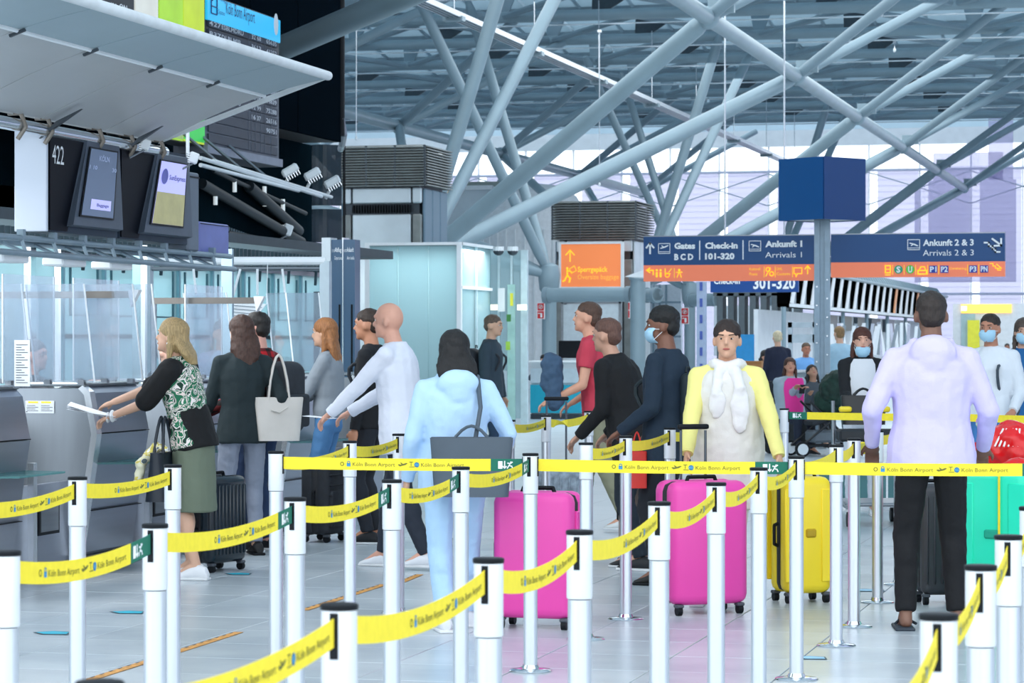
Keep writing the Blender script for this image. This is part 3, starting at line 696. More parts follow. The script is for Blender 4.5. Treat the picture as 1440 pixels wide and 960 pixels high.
mb = MB(); utext(mb, 'Köln Bonn Airport', XB+.035, ya+.62, hz0+.13, .14, .95); utext(mb, 'Abflug', XB+.035, ya+.4, hz0+.25, .05, .2); utext(mb, 'Departures', XB+.035, ya+.38, hz0+.1, .05, .2); obj('lettering', mb, M('deep_navy_print', '#0a3a7a', .5, 0, 0), t, w=True)
mb = MB(); a_ = ya+.15
for p, q in (((0, 0), (.18, 0)), ((.18, 0), (.18, .3)), ((.18, .3), (0, .3)), ((0, .3), (0, 0)), ((0, .08), (.18, .08)), ((.03, .14), (.16, .24))):
    mb.tube((XB+.036, a_+p[0], hz0+.08+p[1]), (XB+.036, a_+q[0], hz0+.08+q[1]), .008, n=4)
obj('pictogram', mb, M('deep_navy_print'), t, w=True)
mb = MB().ball((XB+.036, yb_-.2, hz0+.2), (.008, .08, .13), 12, 8); obj('clock_face', mb, white_p, t, w=True)
mb = MB(); rows = 13; zr0 = zb+.12; zr1 = zb+1.5
flap = M('flap_dark', '#3a4150', .6)
yr0, yr1 = ya+.12, yb_-.1
grid = MB()
for r_i in range(rows):
    z = zr0+(zr1-zr0)*r_i/(rows-1)
    obj('flap_row', MB().bb(XB, XB+.02, yr0, yr1, z+.008, z+.1), flap, t, w=True)
    for (fa, fb, n) in ((.0, .05, 1), (.06, .16, 2), (.17, .52, 9), (.6, .66, 2), (.68, .74, 2), (.82, .98, 5)):
        if r_i < 3 and fa < .8: continue
        if r_i == 3 and fa < .6: continue
        if r_i < 2: continue
        L_ = (yr1-yr0)
        n2 = n if fa != .17 else max(4, 9-(r_i*5) % 6)
        s_ = ''.join(random.choice('ABDEHILMNORSTU' if fa in (.17,) else '0123456789') for _ in range(n2))
        utext(mb, s_, XB+.024, yr0+fa*L_, z+.024, .05, (fb-fa)*L_*(n2/n), .02)
obj('flap_lettering', mb, M('flap_white', '#c9ced6', .6, 0, 0), t, w=True)
for f in (.56, .6, .66, .74, .8, .9): grid.bb(XB+.02, XB+.024, yr0+f*(yr1-yr0)-.005, yr0+f*(yr1-yr0)+.005, zr0, zr1+.1)
obj('column_line', grid, M('board_case'), t, w=True)
obj('lower_lip', MB().bb(XB, XB+.05, ya, yb_, zb, zb+.09), M('lip_grey', '#8a91a3', .5), t, w=True)
# adverts left of it
def advert(px0, px1, yt, yb0, col, label, col2=None, em=.55):
    d0 = dx(XB, px1); a = W(px1, yt, d0); b_ = W(px1, yb0, d0); c = G(px0, dx(XB, px0))
    t = thing('advert_panel', label, 'advert panel', (XB, (a.y+c.y)/2, 0))
    obj('case', MB().bb(XB-.3, XB, c.y, a.y, b_.z, a.z), M('board_upper'), t, w=True)
    obj('face', MB().bb(XB, XB+.015, c.y+.01, a.y-.01, b_.z+.01, a.z-.01), M('ad'+col, col, .5, 0, .18, 1.2, emit=em), t, w=True)
    if col2: obj('lower_face', MB().bb(XB+.015, XB+.02, c.y+.01, a.y-.01, b_.z+.03, b_.z+(a.z-b_.z)*.45), M('ad'+col2, col2, .5, 0, .1, 1.2, emit=em), t, w=True)
    return t
advert(256, 286, -40, 205, '#b4c92a', 'lime green lit advert panel directly left of the departure board', '#35b84e')
advert(222, 256, -50, 200, '#9cc832', 'bright green lit advert panel, second from the departure board', '#8fae6a')
advert(188, 221, -60, 194, '#c8c8c0', 'pale grey lit advert panel left of the two green ones')
t = advert(120, 187, -70, 180, '#20262e', 'black board with white lettering at the top behind the canopy edge', em=0)
d0 = dx(XB, 150); mb = MB(); 
for k, (px, s_) in enumerate(((138, 'B A'), (150, '422'), (164, 'ON'))):
    a = W(px, 8+k*2, dx(XB, px)); utext(mb, s_, XB+.03, a.y, a.z, .05, .2, .02)
obj('lettering', mb, white_p, t, w=True)
# ------------------------------------------------------------ lamp rail with floodlights below the board
t = thing('lamp_rail', 'long white twin rail sloping past the board, carrying floodlights', 'rail', W(360, 250, 33))
pts = [((282, 222), (452, 276)), ((282, 232), (420, 268)), ((300, 226), (466, 277))]
XRl = -10.0
for (p, q) in pts:
    a = W(p[0], p[1], dx(XRl, p[0])); b_ = W(q[0], q[1], dx(XRl, q[0])); obj('rail_tube', MB().tube(a, b_, .022, n=10), white_m, t, smooth=True, w=True)
mb = MB()
for px in (312, 345, 380): a = W(px, 233+(px-312)*.3, dx(XRl, px)); mb.tube(a, a+Vector((-.62, 0, .5)), .02, n=6)
obj('rail_arm', mb, steel, t, w=True)
for k, (px, py) in enumerate(((408, 240), (439, 245), (467, 256))):
    d = dx(XRl, px); c = W(px, py, d)
    f = thing('floodlight', ['white ribbed floodlight on the rail, nearest the departure board', 'white ribbed floodlight on the rail, middle one of three', 'white ribbed floodlight at the far tip of the rail'][k], 'floodlight', c, R_(20))
    rot = Matrix.Rotation(R_(-30), 3, 'Y')
    obj('housing', MB().rbox((0, 0, 0), (.2, .16, .1), .02, 1, rot), white_m, f)
    mb = MB()
    for j in range(6): mb.box(rot @ Vector((-.08+j*.032, 0, -.065)), (.008, .15, .05), rot)
    obj('cooling_fin', mb, steel_l, f)
    obj('bracket', MB().tube((-.02, 0, -.08), (-.08, 0, -.2), .02, n=8), white_m, f)
for k, (px, py, d) in enumerate(((204, 203, dx(XP+.1, 204)), (272, 222, dx(XP+.1, 272)), (404, 323, dx(XF-.45, 404)), (770, 240, 60))):
    if k == 3: continue
    f = thing('floodlight', ['small white spotlight above the second display', 'white ribbed spotlight on the pole behind the displays', 'small dark floodlight before the dark screen above the white rail'][k], 'floodlight', W(px, py, d), R_(30))
    s_ = d/22*.06
    obj('housing', MB().rbox((0, 0, 0), (s_*1.3, s_, s_*1.5), s_*.15, 1, Matrix.Rotation(R_(20), 3, 'Y')), white_m, f)
    mb = MB()
    for j in range(5): mb.box((-s_*.7, 0, -s_*.6+j*s_*.3), (s_*.4, s_*.9, s_*.06))
    obj('cooling_fin', mb, steel_l, f); obj('bracket', MB().tube((0, 0, -s_*.7), (-s_*2.2, -s_*.8, -s_*1.9), s_*.15, n=6), steel, f)
# ------------------------------------------------------------ canopy over the counters
XP = -6.6; yP = G(240, dx(XP, 240)).y; zP = W(240, 205, dx(XP, 240)).z
kk = lambda k, X: CH+k*(-X)/CA          # height of a building line of slope k at X
cz = lambda t: zP+.40*t+.05*math.sin(math.pi*t)   # rises outward
can = thing('counter_canopy', 'wing shaped sheet metal canopy above the check-in counters', 'canopy', (XP, yP, zP))
can_i = M('canopy_warm', '#c3c5c6', .42, .25, .04, .8); can_o = M('canopy_cool', '#a9bcc4', .42, .25, .04, .8)
yends = [yP-.22-.95*k for k in range(11)]
t0, t1, t2_ = .0, .63, 1.0
def cx(t): return XP+1.17*t
endsk = -.0
for k in range(10):
    ya_, yb2 = yends[k+1]+.006, yends[k]-.006
    for (ta, tb, mt) in ((.02, .62, can_i), (.64, 1.0, can_o), (-.55, -.02, can_i)):
        mb = MB(); N = 4
        for j in range(N):
            u0 = ta+(tb-ta)*j/N; u1 = ta+(tb-ta)*(j+1)/N
            z0_, z1_ = cz(abs(u0)), cz(abs(u1))
            mb.prism([(cx(u0), ya_, z0_), (cx(u1), ya_, z1_), (cx(u1), yb2, z1_), (cx(u0), yb2, z0_)], (0, 0, .03))
        obj('sheet_panel', mb, mt, can, w=True)
    if k:
        mb = MB().box((cx(.63), yends[k], cz(.63)-.015), (.09, .02, .015), Matrix.Rotation(R_(-20), 3, 'Y')); obj('panel_clip', mb, steel_d, can, w=True)
obj('crease_strip', MB().tube((cx(.63), yends[0], cz(.63)-.005), (cx(.63), yends[-1], cz(.63)-.005), .012, n=6), white_m, can, w=True)
obj('edge_profile', MB().tube((cx(1), yends[0], cz(1)+.015), (cx(1), yends[-1], cz(1)+.015), .03, n=12), M('edge_white', '#dfe5e8', .4), can, smooth=True, w=True)
mb = MB().prism([(cx(.0), yends[0]+.0, cz(0)+.0), (cx(1), yends[0], cz(1)), (cx(1), yends[0], cz(1)+.035), (cx(0), yends[0], cz(0)+.035)], (0, .02, 0)); obj('end_profile', mb, M('edge_white'), can, w=True)
tg = tag(obj('support_pipe', MB().tube((XP, yends[0]+.1, zP-.05), (XP, yends[-1], zP-.05), .038, n=14), chrome, smooth=True), 'shiny steel pipe running under the canopy above the displays', 'pipe')
for k in range(5):
    yy_ = G((25, 63, 135, 180, 222)[k], dx(XP, (25, 63, 135, 180, 222)[k])).y
    if k in (1, 3): 
        mb = MB().prism([(XP-.03, yy_-.02, zP-.1), (XP+.02, yy_-.02, zP-.07), (XP+.24, yy_-.02, zP+.07), (XP+.08, yy_-.02, zP+.0)], (0, .03, 0)); obj('canopy_bracket', mb, steel_d, can, w=True)
    mb = MB().pipe([(XP-.06, yy_, zP+.02), (XP+.02, yy_, zP+.02), (XP+.05, yy_, zP-.06), (XP+.0, yy_, zP-.13)], .014, 8); obj('hook_bracket', mb, M('bronze_bracket', '#8d857c', .4, .6), can, smooth=True, w=True)
# ------------------------------------------------------------ displays
dz1 = W(65, 181, dx(XP, 65)).z; dz0 = W(65, 325, dx(XP, 65)).z
case = M('display_case', '#36414f', .5, .0, .04); case_d = M('display_black', '#080c16', .5)
for q in (case, case_d): q.node_tree.nodes['Principled BSDF'].inputs['Specular IOR Level'].default_value = .1
def display(px0, px1, label, end_white, screen):
    ya_ = G(px0, dx(XP, px0)).y; yb2 = G(px1, dx(XP, px1)).y; L = yb2-ya_
    t = thing('counter_display', label, 'display', (XP, ya_, dz0))
    h = dz1-dz0
    if end_white:
        obj('end_cap', MB().rbox((-.1, .01, h/2), (.205, .03, h), .004, 1), M('lit_end', '#d3dbe8', .4, 0, 0), t)
    obj('case', MB().bb(-.2, 0, .025, L, 0, h), case, t)
    a = .26*L; b_ = .98*L
    obj('dark_recess', MB().prism([(0, .03, 0.01), (0, .03, h), (0, .5*L, h-.01), (0, .26*L, .01)], (.012, 0, 0)), case_d, t)
    # wedge shaped screen housing leaning out
    mb = MB(); q0 = (.012, .25*L, .04); q1 = (.012, .50*L, h-.02); q2 = (.012, b_, h-.02); q3 = (.012, b_, .04)
    mb.add([q0, q1, q2, q3, (.055, .25*L, .05), (.03, .50*L, h-.03), (.03, b_*.985, h-.03), (.055, b_*.985, .05)], [(0, 1, 2, 3), (4, 5, 6, 7), (0, 1, 5, 4), (1, 2, 6, 5), (2, 3, 7, 6), (3, 0, 4, 7)])
    obj('screen_housing', mb, M('housing_grey', '#4c5766', .5), t)
    def sp(u, v, off=0.004):   # u across 0..1, v up 0..1 on the slanted front
        ya1 = (.30*L)*(1-v)+(.53*L)*v; yb1 = (.80*L)*(1-v)+(.93*L)*v
        return ((.055)*(1-v*.96)+.03*v*.96+off, ya1+(yb1-ya1)*u, .05+(h-.08)*v)
    def quad(u0, u1, v0, v1, off): return [sp(u0, v0, off), sp(u1, v0, off), sp(u1, v1, off), sp(u0, v1, off)]
    obj('screen_bezel', MB().prism(quad(0, 1, .1, .93, .004), (.006, 0, 0)), black, t)
    obj('screen', MB().prism(quad(.03, .95, .12, .91, .012), (.002, 0, 0)), screen[0], t)
    def stx(s_, u0, u1, v, hv, mat, off=.0165, bold=.02):
        vs, fs = text_raw(s_, bold); w0 = max(x[0] for x in vs); mb = MB()
        mb.add([sp(u0+(u1-u0)*x[0]/w0, v+hv*x[1], off) for x in vs], fs); obj('screen_lettering', mb, mat, t)
    screen[1](t, sp, quad, stx)
    return t
scr_grey = M('screen_grey', '#5b6b85', .25, 0, 0, emit=.25); scr_lil = M('screen_lilac', '#b4b4ec', .3, 0, 0, emit=.5); scr_gold = M('screen_gold', '#a5a06c', .3, 0, .1, 9, emit=.3)
def scA(t, sp, quad, stx):
    stx('KÖLN', .33, .68, .78, .06, M('screen_text', '#8f9fc0', .5, emit=.3)); stx('1 10', .05, .3, .67, .045, M('screen_text')); stx('30', .8, .95, .67, .045, M('screen_text'))
    obj('message_box', MB().prism(quad(.25, .85, .2, .32, .0145), (.001, 0, 0)), scr_lil, t); stx('Baggage', .42, .78, .24, .035, M('screen_ink', '#5a62b0', .5))
def scB(t, sp, quad, stx):
    obj('lower_field', MB().prism(quad(.03, .95, .12, .52, .0145), (.001, 0, 0)), scr_gold, t)
    mb = MB(); n = 18
    mb.add([sp(.2+.11*math.cos(2*math.pi*i/n), .72+.1*math.sin(2*math.pi*i/n), .017) for i in range(n)], [tuple(range(n))]); obj('round_emblem', mb, M('emblem_violet', '#6d6fc4', .5), t)
    stx('SunExpress', .36, .92, .69, .06, M('screen_ink', '#5a62b0', .5))
display(65, 165, 'grey counter display with white end numbered 422', True, (scr_grey, scA))
display(166, 263, 'counter display whose screen is lilac above and gold below', False, (scr_lil, scB))
nb = thing('counter_number', 'white number 422 on the black end of the first display', 'number', (XP+.014, G(68, dx(XP, 68)).y, dz0)) if False else None
t = [o for o in C.objects if o.name == 'counter_display'][0]
mb = MB(); utext(mb, '422', .0145, .055, dz1-dz0-.2, .11, .17, .0); obj('number', mb, white_p, t)
# more boxes behind
def boxu(X, px0, px1, yt, yb0, th, mt, name, label, cat, extra=None):
    d0 = dx(X, px0); a = W(px0, yt, d0); b_ = W(px0, yb0, d0); c = G(px1, dx(X, px1))
    t = thing(name, label, cat, (X, a.y, b_.z)); h = a.z-b_.z; L = c.y-a.y
    obj('case', MB().rbox((-th/2, L/2, h/2), (th, L, h), .01, 1), mt, t)
    obj('seam', MB().bb(0, .006, L*.02, L*.98, h*.93, h*.95), black, t)
    return t
boxu(XP, 264, 280, 241, 352, .2, M('grey_case', '#5d6a78', .45), 'equipment_box', 'plain grey box hanging right behind the gold screen display', 'box')
lil = M('lilac_panel', '#6c75b4', .45, 0, .04)
boxu(XP-.05, 256, 279, 311, 349, .15, lil, 'lilac_panel_box', 'small violet panel box, the left of two behind the displays', 'panel')
boxu(XP-.05, 281, 322, 311, 357, .15, lil, 'lilac_panel_box', 'larger violet panel box at the end of the display row', 'panel')
# rail under the displays
t = thing('display_rail', 'pale steel truss rail directly under the displays', 'rail', (XP, G(100, dx(XP, 100)).y, dz0))
ya_ = G(-60, dx(XP, -60)).y; yb2 = G(330, dx(XP, 330)).y
for dxx, dzz in ((-.03, -.05), (.0, -.14), (-.16, -.07)): obj('rail_tube', MB().tube((XP+dxx, ya_, dz0+dzz), (XP+dxx, yb2, dz0+dzz), .018, n=10), M('rail_blue', '#8195a2', .45, .2), t, smooth=True, w=True)
mb = MB(); y = ya_
while y < yb2: mb.tube((XP-.03, y, dz0-.05), (XP, y, dz0-.14), .012, n=6); mb.tube((XP, y, dz0-.14), (XP-.16, y, dz0-.07), .012, n=6); mb.bb(XP-.05, XP-.01, y-.02, y+.02, dz0-.05, dz0+.0); y += .45
obj('rail_tie', mb, M('rail_blue'), t, w=True)
mb = MB()
for px in (30, 112, 178): yy_ = G(px, dx(XP, px)).y; mb.rbox((XP-.1, yy_, dz0-.17), (.14, .36, .05), .01, 1)
obj('downlight', mb, white_m, t, w=True)
t = tag(obj('drop_rod', MB().tube(W(264, 178, dx(XP+.012, 264)), W(264, 303, dx(XP+.012, 264)), .013, n=8), white_m), 'thin white vertical rod beside the second display', 'rod')
# ------------------------------------------------------------ teal office glazing behind the counters
XO = -9.6; yo0 = G(-120, dx(XO, -120)).y; yo1 = G(458, dx(XO, 458)).y; zo = kk(.0745, XO)
off = struct('wall_office', MB().bb(XO-.1, XO+.02, yo0, yo1, 0, .12).bb(XO-.06, XO+.05, yo0, yo1, zo, zo+.06).bb(XO-.06, XO+.0, yo0, yo1, 1.52, 1.56), steel)
n_ = 11
for k in range(n_):
    a = yo0+(yo1-yo0)*k/n_; b_ = yo0+(yo1-yo0)*(k+1)/n_
    obj('pane', MB().bb(XO-.05, XO, a+.02, b_-.02, .12, zo), teal_g, off)
    obj('post', MB().bb(XO-.05, XO+.03, a-.02, a+.02, .12, zo), M('teal_post', '#7aa6b2', .4, .3), off)
    mb = MB().pipe([(XO+.02, a+.2, zo+.1), (XO+.12, a+.22, zo+.05), (XO+.1, a+.25, zo-.1)], .018, 6); obj('glass_bracket', mb, M('dark_bracket', '#3a4d55', .4, .4), off)
    mb = MB()
    mb.bb(XO+.01, XO+.03, a+.15, b_-.15, 1.72, 1.735).bb(XO+.01, XO+.03, a+.15, a+.165, 1.735, zo-.05).bb(XO+.01, XO+.03, b_-.165, b_-.15, 1.735, zo-.05); obj('inner_frame', mb, M('teal_edge', '#3f6873', .4), off)
mb = MB(); y = yo0
while y < yo1: mb.box((XO+.06, y, zo+.14), (.05, .02, .18)); y += .12
obj('grille', mb, M('dark_bracket'), off)
struct('wall_office_back', MB().bb(XO-3.2, XO-3.0, yo0, yo1+3, 0, 3.2), M('office_teal', '#b9cfd6', .6))
struct('wall_office_end', MB().bb(XO-3.0, XO-.1, yo1, yo1+.1, 0, zo), M('office_teal'))
struct('ceiling_office', MB().bb(XO-3.2, XO-.1, yo0, yo1+3, zo+.3, zo+.4), M('office_roof', '#3a464e', .6))
# two plain wall panels near the left edge (frosted)
for k, (px0, px1) in enumerate(((-40, 43), (51, 80), (186, 200))):
    d = 19.6+k*.4; a = W(px0, 345, d); b_ = G(px1, d)
    t = thing('glass_partition', ['wide frosted pane at the left edge behind the counters', 'narrow frosted pane next to the white door edge', 'slim teal pane left of the white frame post'][k], 'glass panel', b_)
    obj('pane', MB().bb(a.x, b_.x, a.y, a.y+.02, .1, a.z), teal_g, t, w=True); obj('edge', MB().bb(b_.x-.0, b_.x+.035, a.y-.01, a.y+.03, 0, a.z), white_m, t, w=True); obj('foot_rail', MB().bb(a.x, b_.x, a.y-.02, a.y+.04, 0, .1), steel, t, w=True)
# frame with white rail
dF = 24.5
t = thing('steel_portal', 'white steel portal frame standing behind the acrylic screens', 'portal', G(207, dF))
za = W(0, 367, dF).z; pL = G(207, dF); pR = G(458, dF)
obj('post', MB().bb(pL.x-.045, pL.x+.045, pL.y-.04, pL.y+.04, 0, za), M('frame_grey', '#b9c6cd', .4, .4), t, w=True)
obj('post', MB().bb(pR.x-.045, pR.x+.045, pR.y-.04, pR.y+.04, 0, za), M('frame_grey'), t, w=True)
obj('beam', MB().tube((pL.x, pL.y, za), (pR.x, pR.y, za), .04, n=12), white_m, t, w=True)
obj('lower_beam', MB().tube((pL.x, pL.y, za-.07), (pR.x, pR.y, za-.07), .02, n=8), steel, t, w=True)
for px, pb in ((272, 276), (338, 328), (362, 362), (397, 402)):
    a = W(px, 378, dF-.1); b_ = W(pb, 415 if px != 397 else 420, dF-.1); obj('hanging_strut', MB().tube(a, b_, .012, n=6), white_m, t, w=True)
pp = G(320, 21); t = thing('grey_upright', 'flat grey upright behind the two women at the counters', 'post', pp)
obj('profile', MB().bb(-.045, .045, -.02, .02, 0, W(0, 350, 21).z), M('upright_grey', '#8ba3b0', .45, .2), t); obj('foot', MB().bb(-.1, .1, -.06, .06, 0, .02), steel, t)
area('office_fill', (XO-1.5, (yo0+yo1)/2, zo+.2), (2.4, 12), 420, col=(.92, .98, 1))  # unseen fill light added to brighten the office behind its glazing
area('counter_fill', (-7.6, 17, 2.45), (.5, 6), 110, col=(.95, .98, 1))  # unseen fill added under the canopy to lift the dark counters
# ------------------------------------------------------------ counters
def counter(ya_, L, label, first=False):
    t = thing('check_in_counter', label, 'counter', (-6.95, ya_, 0))
    prof = [(-.5, 0), (.0, 0), (.0, .14), (.13, .9), (.07, 1.17), (.02, 1.21), (-.5, 1.21)]   # x,z ; overhang outward
    def seg(pts, y0, y1): 
        return MB().prism([(x, y0, z) for x, z in pts], (0, y1-y0, 0))
    obj('body', seg([(-.48, .0), (-.03, 0), (-.03, .12), (.10, .9), (.05, 1.15), (-.48, 1.18)], .02, L-.02), steel, t)
    obj('upper_panel', seg([(.10, .905), (.115, .905), (.065, 1.16), (.02, 1.205), (-.02, 1.205), (.04, 1.16)], .06, L-.01), M('counter_steel', '#a3a9b6', .3, .75, .05, 2, stretch=(.3, .3, 5)), t)
    obj('lower_panel', seg([(-.02, .15), (-.005, .13), (.115, .895), (.10, .895)], .06, L-.01), M('counter_steel'), t)
    obj('plinth', seg([(-.48, 0), (.0, 0), (.0, .11), (-.48, .11)], .01, L-.01), steel_d, t)
    obj('end_panel', seg([(-.48, .12), (-.02, .12), (.10, .9), (.05, 1.15), (0, 1.19), (-.42, 1.19), (-.48, 1.13)], -.012, .02), M('counter_end', '#9aa1a8', .3, .8, .08, 2, stretch=(3, 3, .4)), t)
    obj('corner_trim', seg([(-.03, .12), (.01, .12), (.13, .9), (.08, 1.17), (.03, 1.21), (.0, 1.19), (.04, 1.15), (.09, .9)], -.03, .05), steel_l, t, smooth=False)
    obj('worktop', MB().rbox((-.24, L/2, 1.215), (.56, L+.02, .025), .008, 1), M('counter_top', '#8f979c', .25, .6), t)
    obj('seam', MB().bb(.108, .116, .06, L, .897, .903), black, t)
    if True:
        obj('glass_shelf', MB().prism([(.09, .06, .70), (.36, .2, .70), (.36, L-.05, .70), (.08, L-.02, .70)], (0, 0, .012)), Glass('shelf_glass', '#8fc9c9', .45, .05), t)
    obj('lower_seam', MB().bb(.02, .06, .06, L, .40, .405), black, t)
    return t
cdn = [(14.05, 'near'), ] 
d0s = [15.5, 17.35, 19.2, 21.05, 22.9]
labs = ['curved steel check-in counter cut off by the left edge', 'curved steel check-in counter where the blonde woman leans', 'steel check-in counter behind the woman with the cream tote', 'steel check-in counter beside the man with the backpack', 'farthest steel check-in counter before the blue totem']
for d, lab in zip(d0s, labs): counter(G(1681-3921*6.9/d, d).y, .9, lab)
# bag scales between
for k in range(4):
    y0_ = G(1681-3921*6.9/d0s[k], d0s[k]).y+.94; y1_ = G(1681-3921*6.9/d0s[k+1], d0s[k+1]).y-.05
    t = thing('baggage_scale', ['steel baggage scale box between the two nearest counters', 'steel baggage scale box behind the blonde woman', 'steel baggage scale box before the third counter gap', 'steel baggage scale box near the far counter'][k], 'scale', (-7.0, y0_, 0)); L = y1_-y0_
    obj('front_panel', MB().rbox((-.02, L/2, .3), (.04, L, .6), .006, 1), M('counter_steel'), t); obj('belt_bed', MB().bb(-.62, -.04, .0, L, 0, .35), steel_d, t)
    obj('back_panel', MB().bb(-.66, -.62, 0, L, 0, .95), steel_d, t)
    obj('socket_frame', MB().bb(-.0, .012, L*.45, L*.8, .28, .5), black, t); obj('socket_plate', MB().bb(.012, .018, L*.48, L*.77, .3, .48), steel, t)
    obj('side_bar', MB().bb(.0, .04, L*.3, L*.36, .0, .74), steel_l, t); obj('belt', MB().bb(-.6, -.1, .03, L-.03, .35, .36), black, t)
# notice on counter end
cn = [o for o in C.objects if o.name.startswith('check_in_counter')][1]
t = thing('notice_label', 'white notice with a yellow header stuck on the counter end', 'notice', tuple(cn.location))
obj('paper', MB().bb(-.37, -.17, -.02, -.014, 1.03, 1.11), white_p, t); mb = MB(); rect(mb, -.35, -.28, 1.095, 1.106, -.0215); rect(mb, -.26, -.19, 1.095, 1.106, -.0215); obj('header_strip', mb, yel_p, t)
mb = MB()
for r_i in range(4):
    for c_i in range(2): rect(mb, -.36+.1*c_i, -.30+.1*c_i+.02*(r_i % 2), 1.078-.011*r_i, 1.081-.011*r_i, -.0215)
rect(mb, -.365, -.355, 1.036, 1.042, -.0215); obj('fine_print', mb, M('ink', '#4a4f58', .7, 0, 0), t)
# rail and acrylic screens over the counters
def rail(px0, px1, py, d, label):
    a = W(px0, py, d); b_ = G(px1, d); b_.z = a.z; t = thing('screen_rail', label, 'rail', (a+b_)/2)
    obj('bar', MB().bb(a.x, b_.x, a.y-.02, a.y+.02, a.z-.022, a.z+.022), M('rail_brown', '#6d6964', .5, .3), t, w=True)
    obj('end_bracket', MB().prism([(b_.x-.02, a.y-.025, a.z+.03), (b_.x+.06, a.y-.025, a.z+.03), (b_.x+.0, a.y-.025, a.z-.08)], (0, .05, 0)), white_m, t, w=True)
    obj('drop_leg', MB().bb(a.x, a.x+.03, a.y-.015, a.y+.015, 1.2, a.z), steel, t, w=True)
rail(-30, 208, 415, 17.6, 'dark brown bar across the acrylic screens above the nearest counters')
rail(214, 375, 423, 19.4, 'dark brown bar behind the blonde woman')
def sheet(p, q, ztop, zbot, mat, label, tilt=0.0, frame=True):
    a = Vector(p); b_ = Vector(q); t = thing('acrylic_screen', label, 'acrylic screen', (a.x, a.y, zbot))
    n = Vector(((b_-a).y, -(b_-a).x, 0)).normalized()*.006; e = (b_-a).normalized()
    off_ = Vector((tilt, 0, 0))
    A = Vector((a.x, a.y, zbot))+off_; B = Vector((b_.x, b_.y, zbot))+off_; C_ = Vector((b_.x, b_.y, ztop)); D = Vector((a.x, a.y, ztop))
    obj('sheet', MB().prism([A, B, C_, D], n), mat, t, w=True)
    if frame:
        obj('bright_edge', MB().tube(A, D, .006, n=6).tube(B, C_, .006, n=6), white_m, t, w=True)
        obj('foot_clip', MB().box(A+e*.1, (.04, .04, .03)).box(B-e*.1, (.04, .04, .03)), steel, t, w=True)
scr = [(-30, 30, 17.2, 'acrylic screen at the left edge over the nearest counter'), (36, 118, 16.9, 'acrylic screen over the gap between the nearest counters'), (118, 186, 17.5, 'acrylic screen directly above the notice on the counter'), (187, 213, 18.0, 'narrow acrylic screen in front of the blonde woman'),
       (258, 318, 19.5, 'acrylic screen behind the blonde woman'), (375, 402, 21.3, 'narrow acrylic screen right of the plaid shirt man'), (402, 448, 23.2, 'hazy acrylic screen by the long haired woman')]
for px0, px1, d, lab in scr:
    a = G(px0, d); b_ = G(px1, d-.25); sheet(a, b_, W(0, 400 if d < 18.5 else 412, d).z, 1.24, clear2 if px0 in (118, 402, 36) else clear, lab, tilt=.07)
for k, (px, d) in enumerate(((10, 16.3), (133, 17.3), (300, 19.2))):
    yy_ = G(px, d).y; sheet((-6.98, yy_, 0), (-7.0, yy_+.8, 0), 1.9, 1.24, clear, ['acrylic screen lengthwise on the cut off counter', 'acrylic screen lengthwise on the counter with the notice', 'acrylic screen lengthwise on the third counter'][k])
t = thing('notice_sheet', 'tall white printed sheet standing on the left counter', 'notice', G(31, 16.1)); z0_ = W(0, 543, 16.1).z; z1_ = W(0, 478, 16.1).z
obj('paper', MB().bb(-.05, .05, 0, .005, z0_, z1_), white_p, t); mb = MB()
for k in range(16): rect(mb, -.038, .038-.02*(k % 3), z0_+.02+k*.015, z0_+.024+k*.015, -.003)
obj('fine_print', mb, M('ink'), t); obj('stand', MB().bb(-.05, .05, -.02, .03, z0_-.01, z0_), clear, t)
t = tag(obj('notice_sheet', MB().bb(G(-4, 16.1).x, G(4, 16.1).x, 14.8, 14.805, z0_, z1_+.01), white_p), 'white printed sheet cut off by the left picture edge', 'notice')
# hanging white poster behind the second women (reflection-like notice)
t = thing('white_poster', 'white striped poster hanging above the plaid shirt man', 'poster', G(345, 24.45)); mb = MB()
a = W(325, 427, 24.45); b_ = W(375, 427, 24.45); c = W(352, 455, 24.45); d_ = W(322, 455, 24.45)
obj('sheet', MB().prism([a, b_, c, d_], (0, .01, 0)), white_p, t, w=True); mb = MB()
for k in range(6): f = k/6; p = a.lerp(d_, f+.08); q = b_.lerp(c, f+.08); mb.tube(p+Vector((.03, -.008, 0)), q+Vector((-.03, -.008, -.02)), .004, n=4)
obj('stripe', mb, M('stripe_grey', '#7d8890', .6), t, w=True); obj('cord', MB().tube(a, a+Vector((0, .03, .42)), .004, n=5).tube(b_, b_+Vector((0, .03, .42)), .004, n=5), white_m, t, w=True)
# ------------------------------------------------------------ totem
dT = 27.0; kT = dT/FPX
t = thing('direction_totem', 'tall blue-grey totem reading Abflug Departures and Ankunft Arrivals', 'totem', G(476, dT)); zt = W(0, 334, dT).z
tb = M('totem_blue', '#4a6580', .3, .1, 0)
obj('white_side', MB().bb(-24*kT, -11*kT, -.02, .2, 0, zt), white_m, t)
for k, (x0, x1, t1_, t2x) in enumerate(((-10.5, 6, 'Abflug', 'Departures'), (7.5, 24, 'Ankunft', 'Arrivals'))):
    obj('glass_face', MB().bb(x0*kT, x1*kT, 0, .18, 0, zt-.02), tb, t)
    mb = MB(); text(mb, t1_, (x0+5)*kT, zt-20*kT, 6*kT, 10*kT, -.004, .02); obj('lettering', mb, white_p, t); mb = MB(); text(mb, t2x, (x0+5)*kT, zt-31*kT, 5*kT, 11*kT, -.004); obj('lettering', mb, white_p, t)
    mb = MB(); plane_icon(mb, (x0+1)*kT, zt-20*kT, 4*kT, -.004); obj('pictogram', mb, white_p, t)
    obj('handle_slot', MB().bb((x0+11)*kT, (x0+13.5)*kT, -.006, 0, .9, zt-94*kT), black, t)
